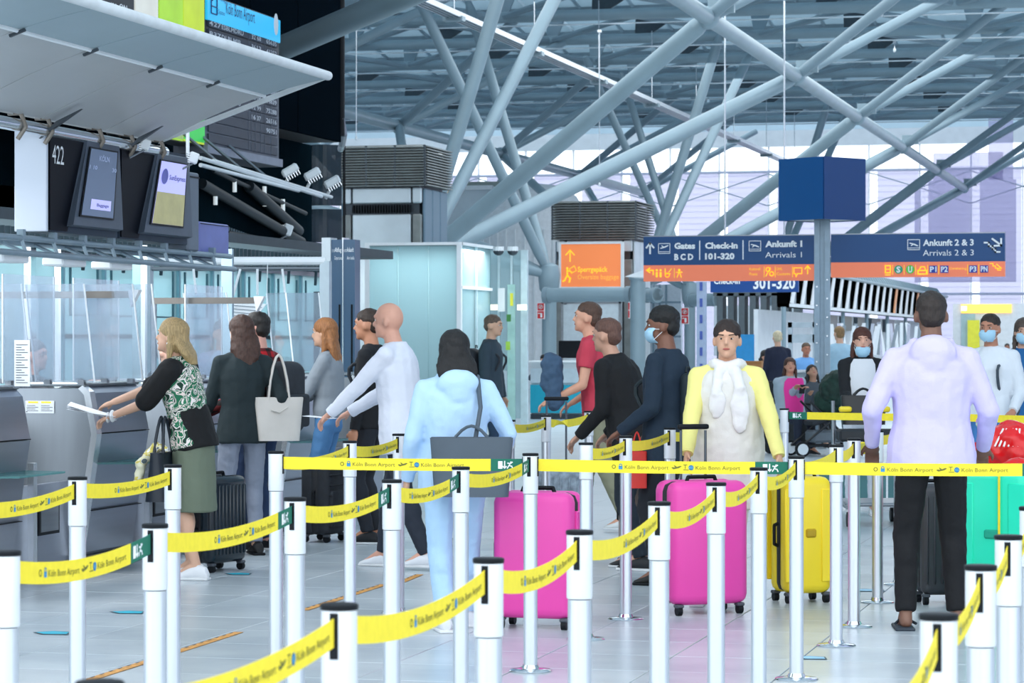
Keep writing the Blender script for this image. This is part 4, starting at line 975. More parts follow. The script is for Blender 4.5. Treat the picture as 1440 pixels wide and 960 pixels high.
obj('divider', MB().bb(6*kT, 7.5*kT, -.01, .19, 0, zt), steel_l, t)
t = tag(obj('black_panel', MB().bb(G(441, 27.5).x, G(453, 27.5).x, G(441, 27.5).y, G(441, 27.5).y+.1, 0, W(0, 410, 27.5).z), black), 'narrow black upright panel left of the totem', 'panel')
# ------------------------------------------------------------ frosted glass room
dG = 46.7; kG = dG/FPX
gx0, gx1 = G(517, dG), G(655, dG-.0); ztg = W(0, 345.5, dG).z; yg = gx0.y; xg0, xg1 = gx0.x, G(655, dG).x
t = thing('glass_room', 'large frosted pale teal glass lift enclosure in mid distance', 'glass enclosure', (xg0, yg, 0))
for k in range(3):
    a = xg0+(xg1-xg0)*k/3; b_ = xg0+(xg1-xg0)*(k+1)/3; obj('glass_pane', MB().bb(a+.01, b_-.01, yg, yg+.03, .12, ztg), frost, t, w=True)
for k in range(2):
    a = yg+.05+k*1.05; obj('side_pane', MB().bb(xg1-.03, xg1, a, a+1.0, .12, ztg), Glass('side_glass', '#cfe6ea', .35, .05), t, w=True)
    obj('side_mullion', MB().bb(xg1-.04, xg1+.03, a-.05, a, 0, ztg), M('mullion_pale', '#c9dbe0', .4, .3), t, w=True)
    obj('side_pane', MB().bb(xg0, xg0+.03, a, a+1.0, .12, ztg), frost, t, w=True)
obj('back_pane', MB().bb(xg0, xg1, yg+2.05, yg+2.1, .12, ztg), frost, t, w=True)
mb = MB().bb(xg0-.03, xg1+.05, yg-.03, yg+.05, ztg, ztg+.05).bb(xg1-.04, xg1+.05, yg, yg+2.1, ztg, ztg+.05).bb(xg1-.04, xg1+.04, yg, yg+2.1, ztg-.75, ztg-.7)
obj('top_rail', mb, white_m, t, w=True); obj('plinth', MB().bb(xg0-.03, xg1+.04, yg-.03, yg+2.1, 0, .12), steel, t, w=True)
for x in (xg0, xg1): obj('corner_post', MB().bb(x-.04, x+.04, yg-.04, yg+.04, 0, ztg+.05), white_m, t, w=True)
area('glass_room_fill', ((xg0+xg1)/2, yg+1.0, ztg-.06), (3.0, 1.4), 120, col=(.95, 1, 1))  # fill light added inside so the frosted panes look brighter
obj('roof_glass', MB().bb(xg0, xg1, yg, yg+2.1, ztg-.01, ztg), frost, t, w=True)
# side extension with fittings (683..742)
p = W(742, 357, 50.6)
t = thing('glass_vestibule', 'clear glazed vestibule with a yellow handset beside the frosted room', 'glass enclosure', G(713, 49.5)); v0 = G(684, 49.5); v1 = G(741, 49.5); zv = W(0, 352, 49.5).z
for k in range(3):
    a = v0.x+(v1.x-v0.x)*k/3; b_ = v0.x+(v1.x-v0.x)*(k+1)/3; obj('glass_pane', MB().bb(a+.02, b_-.02, v0.y, v0.y+.02, .1, zv), Glass('side_glass'), t, w=True); obj('mullion', MB().bb(a-.02, a+.02, v0.y-.03, v0.y+.03, 0, zv), M('mullion_pale'), t, w=True)
obj('mullion', MB().bb(v1.x-.06, v1.x+.06, v0.y-.05, v0.y+.05, 0, zv), M('mullion_pale'), t, w=True)
obj('door_column', MB().bb(G(716, 49.4).x, G(727, 49.4).x, v0.y-.12, v0.y-.06, 0, W(0, 400, 49.4).z), M('green_glass_post', '#a9cfc8', .2), t, w=True)
def on(px0, px1, py0, py1, mt, nm, dd=49.3, th=.04): a = W(px0, py0, dd); b_ = W(px1, py1, dd); obj(nm, MB().bb(a.x, b_.x, a.y-th, a.y, b_.z, a.z), mt, t, w=True)
on(701, 711, 405, 438, white_m, 'white_board'); on(718, 722, 412, 430, M('handset_yellow', '#d9d63a', .5), 'handset', 49.0); on(713, 719, 442, 452, M('label_green', '#3a7a3a', .5), 'green_label', 49.0); on(712, 718, 480, 492, M('label_lime', '#9ac64a', .5), 'green_label', 49.0)
on(683, 701, 428, 436, M('sign_lit', '#fff6dc', .4, emit=.6), 'lit_sign', 49.0); on(728, 742, 428, 436, M('sign_lit'), 'lit_sign', 49.0)
on(664, 716, 521, 577, M('case_grey', '#9fb0b5', .5), 'low_cabinet', 46.0, .3)
for s_ in (-1, 1):
    f = thing('dome_camera', ['left small dome camera on top of the vestibule', 'right small dome camera on top of the vestibule'][(s_+1)//2], 'camera', W(711+s_*10, 353, 48.9))
    obj('dome', MB().ball((0, 0, 0), (.1, .1, .08), 12, 8), steel_d, f, smooth=True); obj('mount', MB().tube((0, 0, .0), (0, 0, .08), .1, n=12), white_m, f)
# baggage desk
dD = 52.5; a = G(746, dD); b_ = G(868, dD)
t = thing('baggage_desk', 'pale service desk with a turquoise front under the orange sign', 'desk', a); L = b_.x-a.x; zt = W(0, 507, dD).z
obj('body', MB().bb(0, L, .05, .8, 0, zt-.04), white_m, t); obj('turquoise_front', MB().bb(.0, L*.62, -.02, .05, .12, W(0, 541, dD).z), M('turquoise', '#21a6c0', .4, 0, .03), t)
obj('upper_front', MB().bb(0, L, 0, .05, W(0, 538, dD).z, zt-.15), M('desk_pale', '#c3d3dc', .4), t); obj('worktop', MB().rbox((L/2, .38, zt-.02), (L+.06, .9, .04), .01, 1), white_m, t); obj('plinth', MB().bb(0, L, 0, .06, 0, .1), steel_d, t)
obj('monitor', MB().rbox((.72, .4, zt+.22), (.5, .05, .34), .01, 1), black, t)
# door under the pipe
t = thing('white_lift_door', 'pale double door leaf below the pipe under the orange sign', 'door panel', G(831, 66.9)); w_ = 80*66.9/FPX
obj('leaf', MB().bb(-w_/2, -.01, 0, .05, 0, W(0, 428, 66.9).z), M('door_pale', '#d3dde3', .4), t); obj('leaf', MB().bb(.01, w_/2, 0, .05, 0, W(0, 428, 66.9).z), M('door_pale'), t)
mb = MB().bb(-w_/2-.05, -w_/2, -.02, .07, 0, 2.5).bb(w_/2, w_/2+.05, -.02, .07, 0, 2.5).bb(-w_/2-.05, w_/2+.05, -.02, .07, 2.45, 2.5); obj('frame', mb, steel, t)
# ------------------------------------------------------------ gallery shops in the background
dM = 92
def back(px0, px1, py0, py1, d, th, mt, nm, label, cat='building'):
    a = W(px0, py0, d); b_ = W(px1, py1, d); t = thing(nm, label, cat, (a.x, a.y, b_.z)); obj('body', MB().bb(a.x, b_.x, a.y, a.y+th, b_.z, a.z), mt, t, w=True); return t
bgrey = M('bg_grey', '#cdd8df', .6, 0, .06, .7); bwhite = M('bg_white', '#e2e6ea', .5, 0, .04)
t = back(592, 700, 262, 484, dM, 4, bgrey, 'gallery_block', 'pale gallery block with shops seen between the slanted tubes')
def onb(px0, px1, py0, py1, mt, nm, d=dM, th=.12): a = W(px0, py0, d); b_ = W(px1, py1, d); return obj(nm, MB().bb(a.x, b_.x, a.y-th, a.y, b_.z, a.z), mt, t, w=True)
for k in range(12): onb(594+k*9, 600+k*9, 300, 345, [M('shop_lit', '#dfe9ea', .4, emit=.25), bwhite, M('shop_glass', '#8fb2b8', .2)][k % 3], 'shop_pane')
onb(592, 700, 262, 268, bwhite, 'parapet'); onb(655, 700, 282, 292, M('fascia', '#8f9a95', .5), 'fascia'); onb(648, 700, 293, 300, black, 'dark_opening')
mb = MB(); a = W(0, 277, dM-.3); k3 = dM/FPX
for s_ in (-1, 1):
    cx_ = W(628+s_*2.9, 0, dM-.3); pts = [(cx_.x+2.7*k3*math.cos(u_), cx_.y, W(0, 276, dM-.3).z+13*k3*math.sin(u_)) for u_ in [math.pi*j/12 for j in range(13)]]
    mb.pipe(pts, .035, 6)
q = obj('yellow_arches', mb, M('arch_yellow', '#ffc400', .4, 0, 0, emit=.3), None); tag(q, 'yellow double arch emblem on the dark fascia of the gallery restaurant', 'logo')
mb = MB(); a = W(660, 272, dM-.4); vs, fs = text_raw('KELLEREI', .02); w0 = max(v[0] for v in vs)
t = thing('gallery_sign', 'dull shop fascia with white capitals on the gallery', 'sign', a)
obj('board', MB().bb(-.1, 1.5, .05, .1, -.15, .4), M('fascia'), t); mb.add([(v[0]/w0*1.35, 0, v[1]*.22) for v in vs], fs); obj('lettering', mb, white_p, t)
t = back(706, 782, 300, 330, 93, 3, bgrey, 'gallery_block', 'grey gallery wall end behind the rounded duct'); mb = MB()
# rounded duct
c0 = W(745, 330, 88); t = thing('rounded_duct', 'big rounded ribbed white drum behind the crossing tubes', 'duct', (c0.x, c0.y, 0))
R1 = 1.9; zc = W(0, 300, 88).z-.6
pr = [(R1*1.02, 0), (R1*1.02, zc), (R1*.98, zc+.6), (R1*.8, zc+1.15), (R1*.45, zc+1.5), (.05, zc+1.6)]
obj('drum_shell', MB().lathe(pr, 32), bwhite, t, smooth=True); mb = MB()
for k in range(40):
    u_ = 2*math.pi*k/40; mb.tube((R1*1.03*math.cos(u_), R1*1.03*math.sin(u_), 0), (R1*1.03*math.cos(u_), R1*1.03*math.sin(u_), zc), .03, n=4)
obj('rib', mb, white_m, t)
# mid background: partition, dark arches and louvred check-in row
t = thing('arched_colonnade', 'row of grey arched fins under the deep blue check-in sign', 'partition', G(1010, 72)); k4 = 72/FPX
base = G(1008, 72)
for k in range(8):
    x = base.x+k*15.5*k4*1.0; mb = MB().bb(x, x+8.5*k4, base.y, base.y+.6, 0, W(0, 412, 72).z); obj('fin', mb, M('fin_grey', '#5f6a71', .5, .2), t, w=True)
obj('head_beam', MB().bb(base.x-.1, base.x+7.8*15.5*k4, base.y, base.y+.6, W(0, 416, 72).z, W(0, 404, 72).z), M('fin_grey'), t, w=True)
for k in range(7):
    x = base.x+(k*15.5+8.5)*k4; w7 = 7*k4; mb = MB(); n = 8; zt_ = W(0, 416, 72).z
    poly = [(x, base.y+.02, zt_+.02)]+[(x+w7/2-w7/2*math.cos(math.pi*j/n), base.y+.02, zt_-w7*.6+w7*.6*math.sin(math.pi*j/n)) for j in range(n+1)]+[(x+w7, base.y+.02, zt_+.02)]
    obj('arch_head', MB().prism(poly, (0, .5, 0)), M('fin_grey'), t, w=True)
t = back(1004, 1130, 430, 500, 78, .3, M('pale_wall_bg', '#d0dbe3', .5), 'pale_partition', 'pale wall showing between the grey arched fins', 'partition')
t = thing('grey_portal', 'light grey steel portal frame beside the sign post, over the seated staff', 'frame', G(1118, 52)); k5 = 52/FPX; a = G(1108, 52); b_ = G(1150, 52)
for z, hh in ((W(0, 453, 52).z, .1), (W(0, 470, 52).z, .16)): obj('beam', MB().bb(a.x, b_.x, a.y, a.y+.1, z-hh, z), M('portal_grey', '#aebcc6', .4, .3), t, w=True)
for x in (a.x, b_.x-.08): obj('post', MB().bb(x, x+.08, a.y, a.y+.1, 0, W(0, 453, 52).z), M('portal_grey'), t, w=True)
# louvre row: slanted white fins on a dark back, receding along the hall
XL2 = -8.4
t = thing('louvred_fascia', 'long receding fascia of white slanted fins on black behind the signs', 'fascia', (XL2, 62, 2.4))
yl0 = G(1112, dx(XL2, 1112)).y; yl1 = G(1332, dx(XL2, 1332)).y; zt_, zb_ = 3.05, 2.25
obj('dark_back', MB().bb(XL2-.3, XL2-.03, yl0, yl1, zb_, zt_), black, t, w=True)
n = 24
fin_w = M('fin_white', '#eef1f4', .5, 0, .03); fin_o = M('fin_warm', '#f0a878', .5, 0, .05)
for q in [o for o in C.objects if o.name.startswith('dark_back')]: q.data.materials[0] = M('matt_black', '#050607', .9); MATS['matt_black'].node_tree.nodes['Principled BSDF'].inputs['Specular IOR Level'].default_value = 0
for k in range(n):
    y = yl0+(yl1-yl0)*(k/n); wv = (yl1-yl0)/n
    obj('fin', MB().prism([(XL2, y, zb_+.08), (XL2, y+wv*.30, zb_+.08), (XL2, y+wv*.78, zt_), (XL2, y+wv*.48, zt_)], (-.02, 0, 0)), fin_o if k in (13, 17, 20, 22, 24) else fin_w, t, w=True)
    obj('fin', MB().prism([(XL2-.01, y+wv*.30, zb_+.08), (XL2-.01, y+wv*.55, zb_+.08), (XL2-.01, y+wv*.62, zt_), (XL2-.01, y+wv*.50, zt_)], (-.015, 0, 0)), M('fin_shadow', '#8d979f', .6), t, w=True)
obj('lower_rail', MB().bb(XL2-.3, XL2+.06, yl0, yl1, zb_, zb_+.07), white_m, t, w=True)
mb = MB()
for k in range(60): y = yl0+(yl1-yl0)*k/60; mb.tube((XL2-.1, y, zt_), (XL2-.35, y+.4, zt_+.3), .03, n=5)
obj('top_truss', mb, tube_d, t, w=True); obj('top_rail', MB().tube((XL2, yl0, zt_+.03), (XL2, yl1, zt_+.03), .04, n=8), tube_m, t, w=True)
mb = MB(); y = yl0
while y < yl1: mb.tube((XL2-.15, y, 0), (XL2-.15, y, zb_), .05, n=8); y += 5.0
obj('prop', mb, tube_m, t, w=True)
t = thing('window_band', 'band of dark square panes beneath the louvred fascia', 'window band', (XL2-.6, 66, 1.8))
for k in range(5):
    y = G(1166+k*20, dx(XL2-.6, 1166+k*20)).y; y2 = G(1178+k*20, dx(XL2-.6, 1178+k*20)).y; obj('dark_pane', MB().bb(XL2-.7, XL2-.6, y, y2, 1.8, 2.18), M('pane_dark', '#3a4650', .3), t, w=True)
obj('white_band', MB().bb(XL2-.8, XL2-.71, yl0, yl1, 0.0, 2.2), white_m, t, w=True)
# crossed acrylic struts of the far counters
t = thing('crossed_screens', 'row of tilted bright acrylic edges over the far check-in desks', 'screens', G(1220, 50))
rr = random.Random(4)
for k in range(34):
    px = 1168+k*4.6; d = 48+k*.45; tilt = rr.uniform(-9, 9); a = W(px, 499+rr.uniform(-4, 4), d); b_ = W(px+tilt, 456+rr.uniform(-3, 3), d)
    e = Vector((.06, .05, 0)); obj('slanted_sheet', MB().prism([a, a+e, b_+e, b_], (0, .02, 0)), [fin_w, white_m, M('fin_shadow'), steel_l][k % 4], t, w=True)
# far desks
t = thing('far_desk_row', 'long white desk row of the far check-in island', 'desk', G(1170, 51)); a = G(1168, 51); b_ = G(1320, 62)
obj('body', MB().bb(a.x, b_.x+.2, a.y, a.y+.7, 0, 1.1), white_m, t, w=True); obj('worktop', MB().bb(a.x-.05, b_.x+.25, a.y-.05, a.y+.75, 1.1, 1.14), steel_l, t, w=True)
t = thing('staff_desk', 'pale grey staff desk behind the seated woman in pink', 'desk', G(1050, 46)); a = G(1040, 46); b_ = G(1165, 46)
obj('body', MB().bb(a.x, b_.x, a.y, a.y+.6, 0, .98), M('desk_grey', '#8b98a0', .5), t, w=True); obj('worktop', MB().bb(a.x-.05, b_.x+.05, a.y-.05, a.y+.65, .98, 1.02), steel_l, t, w=True)
t = thing('cardboard_box', 'small brown cardboard box on the staff desk', 'box', G(1057, 46.2, 1.02)); obj('carton', MB().bb(-.17, .17, 0, .2, 0, .15), M('cardboard', '#c08a58', .8), t); obj('flap', MB().bb(-.17, .17, -.01, .0, .11, .15), M('cardboard2', '#a87445', .8), t)
t = thing('blue_screen', 'blue roll screen standing beside the walking woman in yellow', 'screen', G(1047, 56)); obj('panel', MB().bb(-.2, .2, 0, .04, .6, W(0, 470, 56).z), M('screen_blue', '#1d7fb8', .4, emit=.1), t); obj('foot', MB().bb(-.2, .2, -.15, .2, 0, .04).bb(-.03, .03, 0, .04, .04, .6), steel, t)
# yellow lit shop at the right
t = back(1340, 1460, 427, 528, 84, 3, bwhite, 'lit_shop', 'white shop front with a yellow lit fascia behind the masked man in white', 'shop')
onb(1352, 1424, 428, 440, M('fascia_yellow', '#ffc65a', .4, 0, 0, emit=.9), 'yellow_fascia', 84); onb(1352, 1372, 441, 498, M('shop_window', '#a8c4cc', .3), 'shop_window', 84); onb(1361, 1378, 450, 492, M('poster_yellow', '#d8d63c', .5, emit=.15), 'yellow_poster', 83.8); onb(1396, 1420, 441, 474, M('screen_teal', '#2c7f96', .3, emit=.15), 'teal_screen', 84)
onb(1352, 1360, 430, 437, M('sign_lit'), 'fascia_symbol', 83.7)
t = back(908, 960, 400, 528, 112, .4, bwhite, 'bright_partition', 'bright white gridded window bay left of the slim tree column', 'window bay')
mb = MB()
for px in range(910, 962, 9): a = W(px, 400, 111.8); mb.bb(a.x-.04, a.x+.04, a.y-.05, a.y, 0, a.z)
for py in (425, 449, 473): a = W(908, py, 111.8); b_ = W(960, py, 111.8); mb.bb(a.x, b_.x, a.y-.05, a.y, a.z-.04, a.z+.04)
obj('grid_bar', mb, tube_d, t, w=True)
# low glass barrier at the right middle (teal glass behind posts)
dB = 24.0
t = thing('low_glass_barrier', 'low teal glass barrier on the floor behind the right hand posts', 'glass barrier', G(1225, dB)); a = G(1150, dB); b_ = G(1300, dB)
for k in range(3): x0 = a.x+(b_.x-a.x)*k/3; x1 = a.x+(b_.x-a.x)*(k+1)/3; obj('glass_pane', MB().bb(x0+.01, x1-.01, a.y, a.y+.015, W(0, 728, dB).z+.05, W(0, 655, dB).z), Glass('barrier_teal', '#6fa6a8', .6, .1), t, w=True)
obj('base_rail', MB().bb(a.x, b_.x, a.y-.03, a.y+.04, 0, .05), steel_l, t, w=True)
# ------------------------------------------------------------ barrier posts and belts
HP = .985
def post_proto():
    t = thing('barrier_post', 'p', 'barrier post', (0, 0, 0))
    obj('pole', MB().lathe([(.0315, .01), (.0315, .80)], 24), alu, t, smooth=True)
    obj('head', MB().lathe([(.0335, .803), (.0345, .806), (.0345, HP-.012)], 24), M('head_aluminium', '#eceff3', .38, .35, .02, 3), t, smooth=True)
    obj('cap', MB().lathe([(.036, HP-.012), (.037, HP-.009), (.037, HP-.002), (.034, HP)], 24), black, t, smooth=True)
    obj('base', MB().lathe([(.095, 0), (.096, .004), (.090, .009), (.040, .014), (.034, .03)], 32), chrome, t, smooth=True)
    return t
proto = post_proto(); used = [False]
def cp(o, par=None):
    c = o.copy(); C.objects.link(c)
    if par is not None: c.parent = par
    for ch in o.children: cp(ch, c)
    return c
PP = {}
def post(key, px, py, label, slots=()):
    d = (HP-CH)*-FPX/(py-YH)
    o = proto if not used[0] else cp(proto); used[0] = True
    o.location = G(px, d); o['label'] = label; o['group'] = 'retractable barrier posts'; PP[key] = o.location.copy(); o['category'] = 'barrier post'
    PP['o'+key] = o
posts = [
 ('A0', 140, 957, 'barrier post at the bottom left edge, only its black cap showing below the belt'),
 ('A1', 477, 848, 'nearest silver post of the middle row, belt clip facing the lower left belt'),
 ('A2', 687, 784, 'thick silver post before the pink suitcase edge, second of the middle row'),
 ('A3', 815, 745, 'silver post overlapping the right edge of the nearer pink suitcase'),
 ('A4', 927, 705, 'silver post just left of the second pink suitcase'),
 ('A5', 1007, 678, 'silver post standing before the middle of the second pink suitcase'),
 ('A6', 1067, 657, 'silver post between the second pink suitcase and the yellow suitcase'),
 ('A7', 1120, 641, 'round-based silver post before the yellow suitcase, green tag at its left'),
 ('B0', 8, 774, 'silver post cut off by the left edge'),
 ('B1', 218, 736, 'silver post below the blonde woman, green belt tag on its left'),
 ('B2', 415, 699, 'silver post in front of the black suitcase, with a dark clip'),
 ('B3', 551, 674, 'silver post in front of the dark trousers of the bald man'),
 ('B4', 648, 656, 'silver post in front of the legs of the woman in light blue'),
 ('B5', 746, 637, 'silver post with a round base in front of the nearer pink suitcase'),
 ('C0', -70, 694, 'barrier post beyond the left picture edge holding the left belt'),
 ('C1', 109, 670, 'silver post before the steel counter panels at the left'),
 ('C2', 243, 653, 'silver post overlapping the green skirt woman at her calves'),
 ('C3', 388, 634, 'silver post beside the grey jeans, where the frontal belt starts'),
 ('C4', 492, 619.5, 'silver post in front of the black wheeled suitcase and blue jeans'),
 ('C5', 561, 609.5, 'thin silver post behind the frontal belt below the white shirt'),
 ('D0', 717, 590, 'distant silver post left of the turquoise desk, beside the grey tote'),
 ('D1', 768, 583.5, 'distant silver post next to the black telescopic handle'),
 ('D2', 828, 577.5, 'distant silver post against the khaki trousers'),
 ('D3', 824, 622, 'silver post without a clip right of the nearer pink suitcase'),
 ('D4', 880, 612.5, 'silver post in front of the black jacket, with a round base'),
 ('D5', 942, 601, 'silver post in front of the navy jacket of the masked man'),
 ('D6', 996, 591, 'silver post hidden behind the woman in yellow'),
 ('F1', 1498, 643, 'barrier post beyond the right picture edge holding the frontal belt'),
 ('E1', 1176, 625, 'silver post right of the yellow suitcase, first of the row by the lilac hoodie'),
 ('E2', 1201, 616, 'silver post second of the row by the lilac hoodie'),
 ('E3', 1234, 604.5, 'silver post directly left of the black trousers'),
 ('E4', 1264, 596, 'silver post behind the left arm of the lilac hoodie'),
 ('H0', 1103, 574, 'distant silver post under the seated woman in pink'),
 ('H1', 1356, 577, 'distant silver post behind the lilac hoodie'),
 ('H2', 1520, 580, 'distant barrier post beyond the right edge'),
 ('G0', 1236, 968, 'barrier post just below the bottom edge at the right'),
 ('G1', 1320, 862, 'nearest silver post at lower right, over the sandals'),
 ('G2', 1379, 794, 'silver post right of the black trousers in front of the green suitcase'),
 ('G3', 1418, 752, 'silver post overlapping the green suitcase, black clip facing left'),
 ('G4', 1450, 712, 'silver post at the right edge beside the green suitcase'),
]
for p in posts: post(*p)
bt_print = {}
def belt(a, b_, label, sag=.02, tag_r=True, tag_l=False, ts=None, twist=False, tex=True, clip='r'):
    A = PP[a].copy(); B = PP[b_].copy(); A.z = B.z = .932
    e = (B-A); e.z = 0; L = e.length; e.normalize(); A += e*.034; B -= e*.034; L -= .068
    n = Vector((e.y, -e.x, 0))     # towards the camera
    if (n.dot(Vector((0, 0, 0))-A)) < 0: n = -n
    t = thing('barrier_belt', label, 'barrier belt', A, 0, 'yellow barrier belts')
    hh = .0275
    def P(s, v, off):
        u = s/L; z = -sag*4*u*(1-u); 
        if twist:
            an = math.pi*min(1, max(0, (u-.15)/.35)); k = math.cos(an); m_ = math.sin(an)
            return A+e*s+Vector((0, 0, z+v*k))+n*(off*k+v*m_)
        return A+e*s+Vector((0, 0, z+v))+n*off
    def strip(s0, s1, off0, off1, v0=-hh, v1=hh, N=12):
        mb = MB(); rings = []
        for j in range(N+1):
            s = s0+(s1-s0)*j/N; rings.append([P(s, v0, off0), P(s, v1, off0), P(s, v1, off1), P(s, v0, off1)])
        return mb.loft(rings)
    gl = .15
    s0 = gl if tag_l else 0; s1 = L-gl if tag_r else L
    obj('webbing', strip(s0, s1, -.0008, .0008, N=20), yellow_m, t, w=True, smooth=False)
    for on_, sa, sb in ((tag_l, 0, gl), (tag_r, L-gl, L)):
        if not on_: continue
        o = obj('green_tag', strip(sa, sb, -.001, .001, N=4), green_m, t, w=True)
        mb = MB(); q = MB(); rect(q, .015, .035, -.017, .017); line(q, [(.045, .016), (.045, -.014)], .005); line(q, [(.038, -.007), (.045, -.015), (.052, -.007)], .005)
        disc2(q, .074, .012, .004, 0, 8); line(q, [(.06, .008), (.072, .006), (.08, .012)], .005); line(q, [(.07, .005), (.064, -.004), (.058, -.014)], .005); line(q, [(.066, -.003), (.078, -.006), (.082, -.015)], .005)
        mb.add([P(sa+v[0]+(.02 if L > 1.0 else 0), v[2], .0022) for v in q.v], q.f); obj('exit_symbol', mb, white_p, o, w=False) if False else obj('exit_symbol', mb, white_p, t, w=True)
    if tex:
        if ts is None: ts = L-.15-.62 if tag_r else L-.62
        ts = max(.02, ts)
        q = MB(); x = 0
        ring2(q, .012, 0, .008, .003, 0, 8); w1 = 0
        text(q, 'Köln Bonn Airport', .062, -.009, .017, .2); text(q, 'Köln Bonn Airport', .385, -.009, .017, .2)
        flat(q, [(.275, -.002), (.285, -.008), (.31, -.002), (.322, .006), (.314, .008), (.30, .003), (.29, .010), (.286, .009), (.292, .0), (.28, .002)])
        line(q, [(.33, .012), (.345, .012)], .003); line(q, [(.3375, .012), (.3375, -.004)], .003); line(q, [(.33, -.010), (.352, -.010)], .003)
        kx = min(1.0, (L-.03-(gl if tag_r else 0)-ts)/.58)
        mb = MB(); mb.add([P(ts+v[0]*kx, v[2], .0016) for v in q.v], q.f); obj('lettering', mb, print_m, t, w=True)
        q = MB(); rect(q, .034, .052, -.011, .004); ring2(q, .043, .007, .006, .003, 0, 8); q2 = MB(); 
        flat(q, [(.358, -.009), (.37, -.012), (.37, .008), (.358, .01)]); ring2(q, .364, 0, .010, .004, 0, 8)
        mb = MB(); mb.add([P(ts+v[0]*kx, v[2], .0018) for v in q.v], q.f); obj('blue_symbol', mb, blue_p, t, w=True)
    for s_, nm in ((0, 'l'), (L, 'r')):
        c = P(s_, 0, 0); c.z = .925
        k = e if nm == 'l' else -e
        mb = MB().box(c-k*.004, (.014, .016, .088), Matrix.Rotation(math.atan2(e.y, e.x), 3, 'Z')); obj('clip', mb, black, t, w=True)
    return t
def chain(keys, labs, **kw):
    for (a, b_), l in zip(zip(keys, keys[1:]), labs): belt(a, b_, l, **kw)
chain(['A0', 'A1'], ['yellow belt running off the bottom edge at the left'], tag_r=False, sag=.03)
chain(['A1', 'A2', 'A3', 'A4', 'A5', 'A6', 'A7'], ['long yellow belt with a green start, between the two nearest middle posts', 'yellow belt crossing the nearer pink suitcase', 'yellow belt between the pink suitcases', 'yellow belt running over the left half of the second pink suitcase',
       'yellow belt over the right half of the second pink suitcase', 'short yellow belt in front of the gap left of the yellow suitcase'], tag_r=False, sag=.035)
chain(['B0', 'B1', 'B2', 'B3', 'B4', 'B5'], ['yellow belt at the left below the counters, ending in a green tag', 'yellow belt passing in front of the white sneakers legs', 'yellow belt in front of the black suitcase', 'yellow belt ending before the walking light blue jeans', 'yellow belt below the grey tote bag'], sag=.03, tag_r=True)
belt('C0', 'C1', 'yellow belt at the left edge before the steel counter', .03, False)
belt('C1', 'C2', 'yellow belt before the counter between two left posts, green at its left end', .02, False, tag_l=False)
belt('C3', 'C4', 'short curved yellow belt behind the left end of the frontal belt', .03, False)
belt('C4', 'C5', 'short yellow belt below the white shirt of the bald man', .02, False)
belt('C3', 'B5', 'straight yellow frontal belt left of centre with clear airport lettering', .004, True, ts=.27)
belt('B5', 'A7', 'straight yellow frontal belt in the centre above the pink suitcases', .004, True, ts=.34)
belt('A7', 'F1', 'straight yellow frontal belt crossing the black trousers', .004, True, ts=.30)
belt('D0', 'D1', 'distant yellow belt before the turquoise desk', .02, False)
belt('D1', 'D2', 'distant twisted yellow belt crossing the telescopic handle', .02, False, twist=True, tex=False)
belt('D3', 'D4', 'yellow belt in front of the black jacket, left piece', .02, False)
belt('D4', 'D5', 'yellow belt in front of the black jacket and red bag', .02, False)
belt('D5', 'D6', 'yellow belt ending behind the sleeve of the yellow jacket', .02, False)
belt('H0', 'H1', 'distant straight yellow belt under the stroller with a green left end', .003, False, tag_l=True, tex=False)
belt('H1', 'H2', 'distant straight yellow belt at the right before the jeans', .003, False, tag_l=False, tex=False)
belt('A7', 'E1', 'yellow belt just above the yellow suitcase corner', .02, False, tex=False)
belt('E1', 'E2', 'short yellow belt in the right rear row, nearest piece', .02, False, tex=False)
belt('E2', 'E3', 'short yellow belt in the right rear row, middle piece', .02, False, tex=False)
belt('E3', 'E4', 'short yellow belt in the right rear row beside the lilac sleeve', .02, False, tex=False)
belt('G0', 'G1', 'yellow belt at the bottom right corner', .03, False)
belt('G1', 'G2', 'yellow belt in front of the right sandal', .03, False)
belt('G2', 'G3', 'yellow belt at the lower edge of the green suitcase', .03, False)
belt('G3', 'G4', 'short yellow belt at the right edge', .03, False)
